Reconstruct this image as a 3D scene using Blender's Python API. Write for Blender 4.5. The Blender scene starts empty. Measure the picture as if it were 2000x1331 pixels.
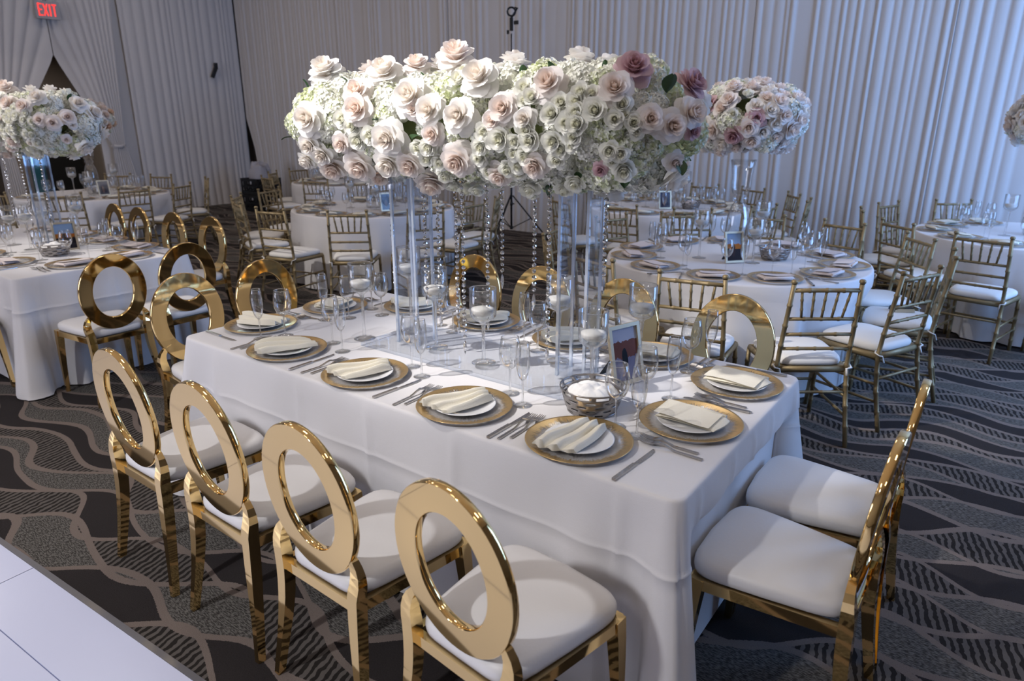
import bpy, math, random
from mathutils import Vector, Matrix, noise
PI = math.pi
S = bpy.context.scene
COL = S.collection

# ------------------------------------------------------------------ camera
TH = math.radians(36.471)
cam_d = bpy.data.cameras.new('camera'); cam = bpy.data.objects.new('camera', cam_d)
COL.objects.link(cam)
cam.location = (0, 0, 1.70); cam.rotation_euler = (math.radians(90 - 17.9), 0, TH)
cam_d.sensor_width = 36; cam_d.lens = 23.99; cam_d.clip_start = .05
cam_d.dof.use_dof = True; cam_d.dof.focus_distance = 2.7; cam_d.dof.aperture_fstop = 3.2
S.camera = cam

# ------------------------------------------------------------------ light
w = bpy.data.worlds.new('world'); S.world = w; w.use_nodes = True
w.node_tree.nodes['Background'].inputs[0].default_value = (.5, .6, .8, 1)
w.node_tree.nodes['Background'].inputs[1].default_value = .1
S.view_settings.view_transform = 'Standard'; S.view_settings.look = 'None'
S.view_settings.gamma = 1; S.view_settings.use_curve_mapping = False
S.view_settings.exposure = 0.12
try:
    S.cycles.transparent_max_bounces = 32; S.cycles.max_bounces = 8; S.cycles.diffuse_bounces = 4
    S.cycles.glossy_bounces = 4; S.cycles.transmission_bounces = 6
    S.cycles.caustics_reflective = False; S.cycles.caustics_refractive = False
    S.cycles.use_denoising = True; S.cycles.use_adaptive_sampling = True; S.cycles.adaptive_threshold = .04; S.cycles.adaptive_min_samples = 12; S.cycles.sample_clamp_indirect = 6
except Exception: pass

def area(name, loc, target, sx, sy, power, col):
    d = bpy.data.lights.new(name, 'AREA'); d.shape = 'RECTANGLE'; d.size = sx; d.size_y = sy
    d.energy = power; d.color = col
    o = bpy.data.objects.new(name, d); COL.objects.link(o); o.location = loc
    o.rotation_euler = (Vector(target) - Vector(loc)).to_track_quat('-Z', 'Y').to_euler()
    return o
def spot(name, loc, target, power, col, deg, blend, rad):
    d = bpy.data.lights.new(name, 'SPOT'); d.energy = power; d.color = col
    d.spot_size = math.radians(deg); d.spot_blend = blend; d.shadow_soft_size = rad
    o = bpy.data.objects.new(name, d); COL.objects.link(o); o.location = loc
    o.rotation_euler = (Vector(target) - Vector(loc)).to_track_quat('-Z', 'Y').to_euler()
    return o
for i in range(12):      # recessed house lights in the ceiling
    x, y = -11.5 + (i % 4) * 4.3, -2.2 + (i // 4) * 4.2
    area('house_light', (x, y, 5.12), (x, y, 0), .7, .7, (13, 13, 10)[i // 4], (1, .95, .91))
area('ceiling_fill', (-5.0, 2.5, 4.3), (-5.0, 2.5, 6), 15, 11, 140, (1, .88, .76))  # added upward panel: warms the ceiling for soft bounce and gold reflections
area('window_daylight', (3.05, 6.4, 2.3), (-1.6, 8.0, 1.5), 4.0, 3.2, 330, (.27, .50, 1))
area('front_fill', (-7.5, -4.85, 2.0), (-5.0, 4, .8), 7, 2.8, 250, (.80, .83, 1))  # added cool fill for the near faces; the front wall has no window
spot('pin_spot_front', (-3.65, -.8, 5.05), (-1.88, 1.93, 1.64), 1500, (1, .96, .93), 23, 1, .06)
spot('pin_spot_side', (-7.6, -.9, 5.05), (-6.0, 2.0, 1.65), 800, (1, .95, .9), 28, .9, .08)
spot('pin_spot_round', (-3.0, 2.9, 5.05), (-1.6, 4.85, 1.78), 210, (1, .97, .95), 17, .8, .08)
spot('flower_fill', (-4.4, -4.4, 3.3), (-1.85, 2.0, 1.72), 520, (1, .96, .93), 14, 1, .3)  # added frontal fill that lifts the front flowers, no fixture modelled
spot('floor_fill', (-2.5, -3.4, 5.05), (-2.4, -.2, 0), 640, (.96, .96, 1), 66, .9, .1)  # added spot: brightens the white floor and its reflection in the chair backs
area('hall_fill', (-15.6, 5.3, 2.95), (-15.6, 5.3, 0), .6, .6, 45, (1, .9, .8))  # added lamp so the hall paint shows through the doorway

# ------------------------------------------------------------------ materials
def nt(name):
    m = bpy.data.materials.new(name); m.use_nodes = True
    return m, m.node_tree, m.node_tree.nodes['Principled BSDF']
def mat(name, col, rough=.5, metal=0, bump=None, **kw):
    m, t, p = nt(name)
    p.inputs['Base Color'].default_value = (*col, 1); p.inputs['Roughness'].default_value = rough
    p.inputs['Metallic'].default_value = metal
    for k, v in kw.items(): p.inputs[k].default_value = v
    if bump:
        sc, st, dist = bump
        c = t.nodes.new('ShaderNodeTexCoord')
        n = t.nodes.new('ShaderNodeTexNoise'); n.inputs['Scale'].default_value = sc; n.inputs['Detail'].default_value = 3
        b = t.nodes.new('ShaderNodeBump'); b.inputs['Strength'].default_value = st; b.inputs['Distance'].default_value = dist
        t.links.new(c.outputs['Object'], n.inputs['Vector'])
        t.links.new(n.outputs['Fac'], b.inputs['Height']); t.links.new(b.outputs[0], p.inputs['Normal'])
    return m
class N:
    """tiny node builder"""
    def __init__(s, t): s.t = t
    def new(s, k, **kw):
        n = s.t.nodes.new('ShaderNode' + k)
        for a, v in kw.items(): setattr(n, a, v)
        return n
    def val(s, sock, v):
        if hasattr(v, 'links'): s.t.links.new(v, sock)
        else: sock.default_value = v
    def math(s, op, a, b=0., c=0.):
        n = s.new('Math', operation=op)
        s.val(n.inputs[0], a); s.val(n.inputs[1], b); s.val(n.inputs[2], c)
        return n.outputs[0]
    def mix(s, f, a, b):
        n = s.new('Mix', data_type='RGBA')
        s.val(n.inputs[0], f)
        for i, v in ((6, a), (7, b)):
            if hasattr(v, 'links'): s.t.links.new(v, n.inputs[i])
            else: n.inputs[i].default_value = (*v, 1)
        return n.outputs[2]
    def obj(s):
        c = s.new('TexCoord'); x = s.new('SeparateXYZ'); s.t.links.new(c.outputs['Object'], x.inputs[0])
        return c.outputs['Object'], x.outputs[0], x.outputs[1], x.outputs[2]
    def noise(s, vec, scale, detail=2, rough=.5):
        n = s.new('TexNoise'); s.t.links.new(vec, n.inputs['Vector'])
        n.inputs['Scale'].default_value = scale; n.inputs['Detail'].default_value = detail; n.inputs['Roughness'].default_value = rough
        return n.outputs['Fac']
    def smooth(s, v, a, b):
        n = s.new('MapRange', interpolation_type='SMOOTHSTEP')
        s.val(n.inputs[0], v); n.inputs[1].default_value = a; n.inputs[2].default_value = b
        return n.outputs[0]

def thin_glass(name, tint=(.97, .98, .98), base=.045, edge=.8, powr=3.2, body=None):
    m, t, p = nt(name); t.nodes.remove(p); n = N(t)
    out = [x for x in t.nodes if x.type == 'OUTPUT_MATERIAL'][0]
    lw = n.new('LayerWeight'); lw.inputs[0].default_value = .5
    f = n.math('ADD', n.math('MULTIPLY', n.math('POWER', lw.outputs['Facing'], powr), edge), base)
    tr = n.new('BsdfTransparent'); tr.inputs[0].default_value = (*tint, 1)
    gl = n.new('BsdfGlossy'); gl.inputs['Roughness'].default_value = .03
    sh = tr.outputs[0]
    if body:
        df = n.new('BsdfDiffuse'); df.inputs[0].default_value = (*body[0], 1)
        mb = n.new('MixShader'); mb.inputs[0].default_value = body[1]
        t.links.new(tr.outputs[0], mb.inputs[1]); t.links.new(df.outputs[0], mb.inputs[2]); sh = mb.outputs[0]
    mx = n.new('MixShader')
    t.links.new(f, mx.inputs[0]); t.links.new(sh, mx.inputs[1]); t.links.new(gl.outputs[0], mx.inputs[2])
    t.links.new(mx.outputs[0], out.inputs[0])
    return m

M = {}
M['glass'] = thin_glass('clear_glass', (.978, .982, .986), .065, .80, 2.0)
M['acrylic'] = thin_glass('acrylic', (.965, .975, .99), .035, .45, 3)
M['acrylic_edge'] = thin_glass('acrylic_edge', (.88, .93, 1), .25, .5, 2, ((.80, .88, 1), .35))  # pale blue diffuse share paints in the bright refracted light along the edges
def solid_glass():
    m = thin_glass('solid_glass', (.98, .985, .99), .06, .6, 2.5); t = m.node_tree; n = N(t)
    out = [x for x in t.nodes if x.type == 'OUTPUT_MATERIAL'][0]; src = out.inputs[0].links[0].from_socket
    g = n.new('BsdfGlass'); g.inputs['IOR'].default_value = 1.45; g.inputs['Roughness'].default_value = 0
    mx = n.new('MixShader'); mx.inputs[0].default_value = .6
    t.links.new(src, mx.inputs[1]); t.links.new(g.outputs[0], mx.inputs[2]); t.links.new(mx.outputs[0], out.inputs[0])
    return m
M['solid_glass'] = solid_glass()
M['water'] = thin_glass('water', (.96, .98, .98), .05, .5, 3)
M['wax'] = mat('candle_wax', (.9, .88, .84), .5)
M['wick'] = mat('wick', (.75, .7, .62), .8)
M['gold'] = mat('polished_gold', (.92, .655, .29), .05, 1)
M['gold_paint'] = mat('gold_paint', (.29, .22, .115), .48, .4, (60, .15, .01))
M['vinyl'] = mat('white_vinyl', (.83, .81, .795), .42, 0, (120, .08, .004))
M['cushion'] = mat('white_cushion_fabric', (.80, .785, .76), .85, 0, (300, .2, .003))
M['steel'] = mat('brushed_steel', (.50, .48, .46), .25, 1)
M['basket'] = mat('dull_metal', (.33, .31, .30), .36, .9)
M['china'] = mat('white_china', (.86, .86, .87), .12)
M['napkin'] = mat('ivory_napkin', (.88, .83, .70), .8, 0, (220, .25, .004))
M['napkin_pink'] = mat('blush_napkin', (.78, .70, .68), .8, 0, (220, .25, .004))
M['linen'] = mat('white_linen', (.86, .85, .84), .9, 0, (240, .2, .003))
M['black'] = mat('black_plastic', (.008, .009, .011), .45)
M['black_metal'] = mat('black_metal', (.012, .014, .018), .35, .3)
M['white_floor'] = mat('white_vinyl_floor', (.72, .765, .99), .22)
M['floor_edge'] = mat('grey_edge_trim', (.36, .36, .40), .4, .2)
M['leaf'] = mat('leaf_green', (.035, .085, .03), .45)
M['stem'] = mat('stem_green', (.08, .13, .04), .55)
M['foam'] = mat('floral_foam', (.16, .2, .07), .9)
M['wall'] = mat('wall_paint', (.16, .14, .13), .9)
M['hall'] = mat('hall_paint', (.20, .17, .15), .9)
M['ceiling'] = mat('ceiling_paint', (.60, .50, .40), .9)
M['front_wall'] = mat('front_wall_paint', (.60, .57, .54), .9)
M['teal'] = mat('teal_panel', (.0, .10, .11), .5)
M['sign'] = mat('sign_housing', (.38, .38, .40), .5)
M['frame_gold'] = mat('pale_gold_frame', (.62, .52, .36), .35, .5)
M['bag'] = mat('linen_bag', (.42, .41, .45), .9)

def cloth_mat():
    m, t, p = nt('white_tablecloth'); n = N(t)
    vec, x, y, z = n.obj()
    p.inputs['Base Color'].default_value = (.79, .775, .785, 1); p.inputs['Roughness'].default_value = .85
    p.inputs['Sheen Weight'].default_value = .15
    a = n.noise(vec, 420, 2); b = n.noise(vec, 9, 3)
    h = n.math('ADD', n.math('MULTIPLY', a, .25), b)
    bp = n.new('Bump'); bp.inputs['Strength'].default_value = .18; bp.inputs['Distance'].default_value = .012
    t.links.new(h, bp.inputs['Height']); t.links.new(bp.outputs[0], p.inputs['Normal'])
    return m
M['cloth'] = cloth_mat()

def drape_mat():
    m, t, p = nt('sheer_drape'); n = N(t)
    out = [x for x in t.nodes if x.type == 'OUTPUT_MATERIAL'][0]
    p.inputs['Base Color'].default_value = (.70, .67, .66, 1); p.inputs['Roughness'].default_value = .8
    p.inputs['Sheen Weight'].default_value = .2
    tl = n.new('BsdfTranslucent'); tl.inputs[0].default_value = (.6, .58, .58, 1)
    mx = n.new('MixShader'); mx.inputs[0].default_value = .12
    t.links.new(p.outputs[0], mx.inputs[1]); t.links.new(tl.outputs[0], mx.inputs[2]); t.links.new(mx.outputs[0], out.inputs[0])
    return m
M['drape'] = drape_mat()

def carpet_mat():
    m, t, p = nt('patterned_carpet'); n = N(t)
    vec, X, Y, Z = n.obj()
    # slow warp so that no two leaves are alike
    nx = n.math('MULTIPLY', n.math('SUBTRACT', n.noise(vec, 1.1, 1), .5), .34)
    sh = n.new('VectorMath', operation='ADD'); t.links.new(vec, sh.inputs[0]); sh.inputs[1].default_value = (17.3, 9.1, 4)
    ny = n.math('MULTIPLY', n.math('SUBTRACT', n.noise(sh.outputs[0], 1.3, 1), .5), .30)
    u = n.math('ADD', X, nx); v = n.math('ADD', n.math('ADD', Y, ny), n.math('MULTIPLY', X, -.12))
    k = 2 * PI / .80
    s1 = n.math('SINE', n.math('MULTIPLY', u, k))
    s2 = n.math('SINE', n.math('ADD', n.math('MULTIPLY', u, k * .83), n.math('MULTIPLY', v, 2.1)))
    per = .235
    a = n.math('DIVIDE', n.math('ADD', v, n.math('MULTIPLY', s1, .076)), per)
    b = n.math('ADD', n.math('DIVIDE', n.math('SUBTRACT', v, n.math('MULTIPLY', s2, .085)), per), .5)
    def line(q):
        fr = n.math('FRACT', q)
        return n.math('MULTIPLY', n.math('SUBTRACT', .5, n.math('ABSOLUTE', n.math('SUBTRACT', fr, .5))), per)
    rag = n.math('MULTIPLY', n.math('SUBTRACT', n.noise(vec, 160, 2), .5), .010)
    d = n.math('ADD', n.math('MINIMUM', line(a), line(b)), rag)
    is_line = n.math('LESS_THAN', d, .0150)
    cell = n.new('CombineXYZ')
    t.links.new(n.math('FLOOR', a), cell.inputs[0]); t.links.new(n.math('FLOOR', b), cell.inputs[1])
    t.links.new(n.math('FLOOR', n.math('MULTIPLY', u, 1 / .46)), cell.inputs[2])
    cell2 = n.new('CombineXYZ')
    t.links.new(n.math('FLOOR', a), cell2.inputs[0]); t.links.new(n.math('FLOOR', b), cell2.inputs[1])
    wn = n.new('TexWhiteNoise', noise_dimensions='3D'); t.links.new(cell2.outputs[0], wn.inputs['Vector'])
    r = n.math('FRACT', n.math('ADD', n.math('MULTIPLY', n.math('FLOOR', a), .335), n.math('ADD', n.math('MULTIPLY', n.math('FLOOR', b), .33), n.math('MULTIPLY', wn.outputs['Value'], .3))))
    fine = n.noise(vec, 260, 2)
    dark = n.mix(fine, (.020, .017, .017), (.048, .042, .042))
    st = n.new('Mapping'); t.links.new(vec, st.inputs[0]); st.inputs['Scale'].default_value = (60, 260, 1)
    gf = n.new('TexNoise'); t.links.new(st.outputs[0], gf.inputs['Vector']); gf.inputs['Scale'].default_value = 1
    grey = n.mix(n.smooth(gf.outputs['Fac'], .40, .62), (.050, .046, .042), (.175, .165, .152))
    sp = n.math('ADD', n.math('MULTIPLY', n.math('ADD', X, n.math('MULTIPLY', Y, .25)), 34), n.math('MULTIPLY', n.noise(vec, 22, 2), 1.1))
    stripe = n.mix(n.math('LESS_THAN', n.math('FRACT', sp), .5), (.028, .024, .022), (.13, .115, .105))
    c = n.mix(n.math('GREATER_THAN', r, .36), dark, grey)
    c = n.mix(n.math('GREATER_THAN', r, .66), c, stripe)
    lc = n.mix(fine, (.155, .122, .107), (.25, .205, .18))
    c = n.mix(is_line, c, lc)
    t.links.new(c, p.inputs['Base Color']); p.inputs['Roughness'].default_value = 1
    p.inputs['Specular IOR Level'].default_value = .1
    bp = n.new('Bump'); bp.inputs['Strength'].default_value = .4; bp.inputs['Distance'].default_value = .006
    t.links.new(n.noise(vec, 380, 2), bp.inputs['Height']); t.links.new(bp.outputs[0], p.inputs['Normal'])
    return m
M['carpet'] = carpet_mat()

def rose_mat(name, inner, outer):
    m, t, p = nt(name); n = N(t)
    out = [x for x in t.nodes if x.type == 'OUTPUT_MATERIAL'][0]
    vec, x, y, z = n.obj()
    r = n.math('SQRT', n.math('ADD', n.math('MULTIPLY', x, x), n.math('MULTIPLY', y, y)))
    c = n.mix(n.smooth(r, .10, .75), inner, outer)
    t.links.new(c, p.inputs['Base Color']); p.inputs['Roughness'].default_value = .6
    p.inputs['Specular IOR Level'].default_value = .3
    tl = n.new('BsdfTranslucent'); t.links.new(c, tl.inputs[0])
    mx = n.new('MixShader'); mx.inputs[0].default_value = .3
    t.links.new(p.outputs[0], mx.inputs[1]); t.links.new(tl.outputs[0], mx.inputs[2]); t.links.new(mx.outputs[0], out.inputs[0])
    return m
M['rose_W'] = rose_mat('white_rose', (.95, .88, .80), (.94, .925, .905))
M['rose_B'] = rose_mat('blush_rose', (.95, .82, .735), (.93, .885, .86))
M['rose_M'] = rose_mat('mauve_rose', (.60, .36, .40), (.75, .55, .59))
M['rose_P'] = rose_mat('peach_rose', (.90, .60, .42), (.92, .80, .68))
M['rose_S'] = rose_mat('spray_rose', (.92, .91, .76), (.94, .94, .89))

def hydrangea_mat():
    m, t, p = nt('hydrangea'); n = N(t)
    out = [x for x in t.nodes if x.type == 'OUTPUT_MATERIAL'][0]
    vec, x, y, z = n.obj()
    i = n.new('ObjectInfo')
    f = n.math('ADD', n.noise(vec, 2.6, 2), n.math('MULTIPLY', n.math('SUBTRACT', i.outputs['Random'], .5), .35))
    c = n.mix(n.smooth(f, .50, .80), (.91, .915, .85), (.76, .82, .50))
    t.links.new(c, p.inputs['Base Color']); p.inputs['Roughness'].default_value = .65
    tl = n.new('BsdfTranslucent'); t.links.new(c, tl.inputs[0])
    mx = n.new('MixShader'); mx.inputs[0].default_value = .15
    t.links.new(p.outputs[0], mx.inputs[1]); t.links.new(tl.outputs[0], mx.inputs[2]); t.links.new(mx.outputs[0], out.inputs[0])
    return m
M['hydrangea'] = hydrangea_mat()

def charger_mat():
    m, t, p = nt('gold_rim_glass'); n = N(t)
    out = [x for x in t.nodes if x.type == 'OUTPUT_MATERIAL'][0]
    vec, x, y, z = n.obj()
    r = n.math('SQRT', n.math('ADD', n.math('MULTIPLY', x, x), n.math('MULTIPLY', y, y)))
    ang = n.math('ARCTAN2', y, x)
    cv = n.new('CombineXYZ')
    t.links.new(n.math('MULTIPLY', n.math('COSINE', ang), 16), cv.inputs[0]); t.links.new(n.math('MULTIPLY', n.math('SINE', ang), 16), cv.inputs[1])
    t.links.new(n.math('MULTIPLY', r, 9), cv.inputs[2])
    st = n.noise(cv.outputs[0], 2.2, 3, .7)
    k = n.smooth(n.math('ADD', r, n.math('MULTIPLY', n.math('SUBTRACT', st, .5), .070)), .126, .147)
    p.inputs['Base Color'].default_value = (.74, .51, .23, 1); p.inputs['Metallic'].default_value = .85; p.inputs['Roughness'].default_value = .28
    tr = n.new('BsdfTransparent'); tr.inputs[0].default_value = (.97, .965, .955, 1)
    df = n.new('BsdfDiffuse'); df.inputs[0].default_value = (.86, .83, .80, 1)
    g = n.new('MixShader'); t.links.new(n.math('MULTIPLY', n.smooth(st, .3, .75), .30), g.inputs[0])
    t.links.new(tr.outputs[0], g.inputs[1]); t.links.new(df.outputs[0], g.inputs[2])
    gl = n.new('BsdfGlossy'); gl.inputs['Roughness'].default_value = .06
    lw = n.new('LayerWeight'); lw.inputs[0].default_value = .5
    g2 = n.new('MixShader'); t.links.new(n.math('ADD', n.math('MULTIPLY', n.math('POWER', lw.outputs['Facing'], 3.), .5), .05), g2.inputs[0])
    t.links.new(g.outputs[0], g2.inputs[1]); t.links.new(gl.outputs[0], g2.inputs[2])
    mx = n.new('MixShader'); t.links.new(k, mx.inputs[0]); t.links.new(g2.outputs[0], mx.inputs[1]); t.links.new(p.outputs[0], mx.inputs[2])
    t.links.new(mx.outputs[0], out.inputs[0])
    return m
M['charger'] = charger_mat()

def crystal_mat():
    m, t, p = nt('crystal'); n = N(t); t.nodes.remove(p)
    out = [x for x in t.nodes if x.type == 'OUTPUT_MATERIAL'][0]
    g = n.new('BsdfGlass'); g.inputs['IOR'].default_value = 1.6; g.inputs['Roughness'].default_value = 0; g.inputs[0].default_value = (.97, .98, 1, 1)
    gl = n.new('BsdfGlossy'); gl.inputs['Roughness'].default_value = .05
    mx = n.new('MixShader'); mx.inputs[0].default_value = .45
    t.links.new(g.outputs[0], mx.inputs[1]); t.links.new(gl.outputs[0], mx.inputs[2]); t.links.new(mx.outputs[0], out.inputs[0])
    return m
M['crystal'] = crystal_mat()

def emit(name, col, s):
    m, t, p = nt(name); p.inputs['Base Color'].default_value = (*col, 1)
    p.inputs['Emission Color'].default_value = (*col, 1); p.inputs['Emission Strength'].default_value = s
    return m
M['exit_red'] = emit('exit_letter_red', (1, .05, .04), 1.1)

def photo_mat(name, sky, mid, low, fig, top=.022):
    m, t, p = nt(name); n = N(t)
    vec, x, y, z = n.obj()      # picture lies in local x,z ; size .10 x .15
    q = n.noise(vec, 38, 3)
    zz = n.math('ADD', z, n.math('MULTIPLY', n.math('SUBTRACT', q, .5), .05))
    c = n.mix(n.math('GREATER_THAN', zz, -.012), low, mid)
    c = n.mix(n.math('GREATER_THAN', zz, top), c, sky)
    dx = n.math('DIVIDE', n.math('ADD', x, .006), .017); dz = n.math('DIVIDE', n.math('ADD', z, .02), .05)
    b = n.math('ADD', n.math('MULTIPLY', dx, dx), n.math('MULTIPLY', dz, dz))
    c = n.mix(n.math('LESS_THAN', n.math('ADD', b, n.math('MULTIPLY', q, .5)), 1.), c, fig)
    t.links.new(c, p.inputs['Base Color']); p.inputs['Roughness'].default_value = .12
    return m
M['photo_a'] = photo_mat('photo_print_couple', (.42, .46, .60), (.17, .07, .06), (.20, .20, .30), (.015, .02, .03), .05)
M['photo_b'] = photo_mat('photo_print_sunset', (.30, .42, .60), (.50, .17, .03), (.03, .025, .03), (.05, .03, .03))
M['photo_c'] = photo_mat('photo_print_evening', (.05, .05, .09), (.03, .03, .05), (.04, .04, .06), (.14, .09, .09))

# ------------------------------------------------------------------ mesh kit
class MB:
    def __init__(s): s.v = []; s.f = []; s.sm = []
    def add(s, vs, fs, smooth=True):
        o = len(s.v); s.v += [tuple(q) for q in vs]
        s.f += [tuple(i + o for i in q) for q in fs]; s.sm += [smooth] * len(fs)
        return s
    def box(s, c, d, R=None, taper=1.):
        hx, hy, hz = d[0] / 2, d[1] / 2, d[2] / 2
        vs = []
        for k, sc in ((-1, 1.), (1, taper)):
            for a, b in ((-1, -1), (1, -1), (1, 1), (-1, 1)):
                q = Vector((a * hx * sc, b * hy * sc, k * hz))
                if R: q = R @ q
                vs.append((q.x + c[0], q.y + c[1], q.z + c[2]))
        return s.add(vs, [(3, 2, 1, 0), (4, 5, 6, 7), (0, 1, 5, 4), (1, 2, 6, 5), (2, 3, 7, 6), (3, 0, 4, 7)], False)
    def lathe(s, prof, n=24, c=(0, 0, 0), smooth=True, close=False):
        vs = []; fs = []
        for r, z in prof:
            for i in range(n):
                a = 2 * PI * i / n; vs.append((c[0] + r * math.cos(a), c[1] + r * math.sin(a), c[2] + z))
        m = len(prof)
        for j in range(m - 1 + (1 if close else 0)):
            j2 = (j + 1) % m
            for i in range(n):
                k = (i + 1) % n; fs.append((j * n + i, j * n + k, j2 * n + k, j2 * n + i))
        return s.add(vs, fs, smooth)
    def sweep(s, path, secs, n=8, caps=True, smooth=True, up=(0, 0, 1), square=False):
        """tube along path; secs: radius or (rx, ry) for each point"""
        P_ = [Vector(q) for q in path]; vs = []; fs = []
        for i, q in enumerate(P_):
            d = (P_[min(i + 1, len(P_) - 1)] - P_[max(i - 1, 0)])
            d = d.normalized() if d.length > 1e-9 else Vector((0, 0, 1))
            u = Vector(up)
            if abs(d.dot(u)) > .95: u = Vector((0, 1, 0))
            a = d.cross(u).normalized(); b = a.cross(d).normalized()
            r = secs[i] if isinstance(secs, list) else secs
            rx, ry = r if isinstance(r, tuple) else (r, r)
            for k in range(n):
                t = 2 * PI * (k + (.5 if square else 0)) / n
                g = 1.41421 if square else 1
                w_ = q + a * (math.cos(t) * rx * g) + b * (math.sin(t) * ry * g); vs.append(w_)
        m = len(P_)
        for j in range(m - 1):
            for k in range(n):
                k2 = (k + 1) % n; fs.append((j * n + k, j * n + k2, (j + 1) * n + k2, (j + 1) * n + k))
        s.add(vs, fs, smooth)
        if caps:
            o = len(s.v) - len(vs)
            s.f.append(tuple(o + k for k in range(n - 1, -1, -1))); s.sm.append(False)
            s.f.append(tuple(o + (m - 1) * n + k for k in range(n))); s.sm.append(False)
        return s
    def grid(s, fn, nu, nv, wrap=False, smooth=True):
        vs = []; fs = []
        for j in range(nv + 1):
            for i in range(nu + (0 if wrap else 1)): vs.append(fn(i / nu, j / nv))
        w_ = nu if wrap else nu + 1
        for j in range(nv):
            for i in range(nu):
                k = (i + 1) % w_ if wrap else i + 1
                fs.append((j * w_ + i, j * w_ + k, (j + 1) * w_ + k, (j + 1) * w_ + i))
        return s.add(vs, fs, smooth)
    def mesh(s, name):
        me = bpy.data.meshes.new(name); me.from_pydata(s.v, [], s.f)
        me.polygons.foreach_set('use_smooth', s.sm); me.update()
        return me

def obj(name, me, m, parent=None, loc=(0, 0, 0), rot=(0, 0, 0), scale=None):
    if isinstance(me, MB): me = me.mesh(name)
    if m is not None and not me.materials: me.materials.append(M[m] if isinstance(m, str) else m)
    o = bpy.data.objects.new(name, me); COL.objects.link(o)
    o.location = loc; o.rotation_euler = rot
    if scale is not None: o.scale = (scale,) * 3 if isinstance(scale, (int, float)) else scale
    if parent: o.parent = parent
    return o
def tag(o, label, cat, group=None, kind=None):
    o['label'] = label; o['category'] = cat
    if group: o['group'] = group
    if kind: o['kind'] = kind
    return o
def struct(name, me, m, parent=None, **k):
    o = obj(name, me, m, parent, **k)
    if not parent: o['kind'] = 'structure'
    return o
def thing(name, label, cat, group=None, loc=(0, 0, 0), rz=0):
    o = bpy.data.objects.new(name, None); COL.objects.link(o); o.location = loc; o.rotation_euler = (0, 0, rz)
    o.empty_display_size = .05
    return tag(o, label, cat, group)
def kit(name, label, cat, group, loc, rz, parts):
    """a thing made of shared part meshes: parts = [(name, mesh, [subparts])]"""
    t = thing(name, label, cat, group, loc, rz)
    for p in parts:
        o = obj(p[0], p[1], None, t)
        for q in (p[2] if len(p) > 2 else ()): obj(q[0], q[1], None, o)
    return t
def done(mb, name, m):
    me = mb.mesh(name); me.materials.append(M[m]); return me
def rot2(x, y, a): return (x * math.cos(a) - y * math.sin(a), x * math.sin(a) + y * math.cos(a))
def screen_x(x, y):
    X = math.cos(TH) * x + math.sin(TH) * y; Y = -math.sin(TH) * x + math.cos(TH) * y
    return X / max(Y, .1)
def sstep(a, b, x):
    t = min(max((x - a) / (b - a), 0), 1); return t * t * (3 - 2 * t)

# ================================================================== the room
X0, X1, Y0, Y1, ZC = -14.0, 3.3, -5.0, 9.25, 5.2
def slab(name, x0, x1, y0, y1, z0, z1, m, parent=None):
    return struct(name, MB().box(((x0 + x1) / 2, (y0 + y1) / 2, (z0 + z1) / 2), (x1 - x0, y1 - y0, z1 - z0)), m, parent)
slab('floor', -17.5, X1 + .2, Y0 - .2, Y1 + .2, -.1, 0, 'carpet')
slab('ceiling', X0, X1, Y0, Y1, ZC, ZC + .1, 'ceiling')
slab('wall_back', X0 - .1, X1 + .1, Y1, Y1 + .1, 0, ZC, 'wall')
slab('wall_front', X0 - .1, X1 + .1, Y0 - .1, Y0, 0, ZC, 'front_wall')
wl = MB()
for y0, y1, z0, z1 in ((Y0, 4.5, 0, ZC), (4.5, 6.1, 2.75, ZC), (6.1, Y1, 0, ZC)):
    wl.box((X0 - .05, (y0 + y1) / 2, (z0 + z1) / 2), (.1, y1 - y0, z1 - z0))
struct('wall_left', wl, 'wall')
wr = MB()
for y0, y1, z0, z1 in ((Y0, 4.3, 0, ZC), (4.3, 8.5, 0, .8), (4.3, 8.5, 4.2, ZC), (8.5, Y1, 0, ZC)):
    wr.box((X1 + .05, (y0 + y1) / 2, (z0 + z1) / 2), (.1, y1 - y0, z1 - z0))
struct('wall_right', wr, 'wall')
wf = MB()
for k in range(4): wf.box((X1 + .02, 4.3 + k * 1.4, 2.5), (.12, .09, 3.4))
for z in (.82, 1.7, 4.18): wf.box((X1 + .02, 6.4, z), (.10, 4.2, .07))
win = struct('window_1', wf, 'sign')
obj('pane', MB().box((X1 + .06, 6.4, 2.5), (.008, 4.2, 3.4)), 'glass', win)

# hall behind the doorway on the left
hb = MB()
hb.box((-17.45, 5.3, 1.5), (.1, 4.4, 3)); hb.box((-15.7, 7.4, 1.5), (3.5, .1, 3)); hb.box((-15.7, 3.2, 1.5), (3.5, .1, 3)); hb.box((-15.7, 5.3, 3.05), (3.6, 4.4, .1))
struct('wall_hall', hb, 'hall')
dd = struct('door_1', MB().box((-17.36, 6.68, 1.15), (.06, .8, 2.3)), 'black')
obj('door_handle', MB().box((-17.30, 6.38, 1.05), (.06, .14, .03)), 'steel', dd)
tp = thing('teal_banner', 'dark teal banner standing in the hall beyond the doorway', 'banner', None, (-16.2, 5.74, 0))
obj('panel', MB().box((0, 0, 1.0), (.03, .26, 1.7)), 'teal', tp); obj('foot', MB().box((0, 0, .02), (.3, .3, .04)), 'black', tp)
obj('post', MB().sweep([(.0, .0, .04), (.0, .0, .16)], .02), 'black', tp)

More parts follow.
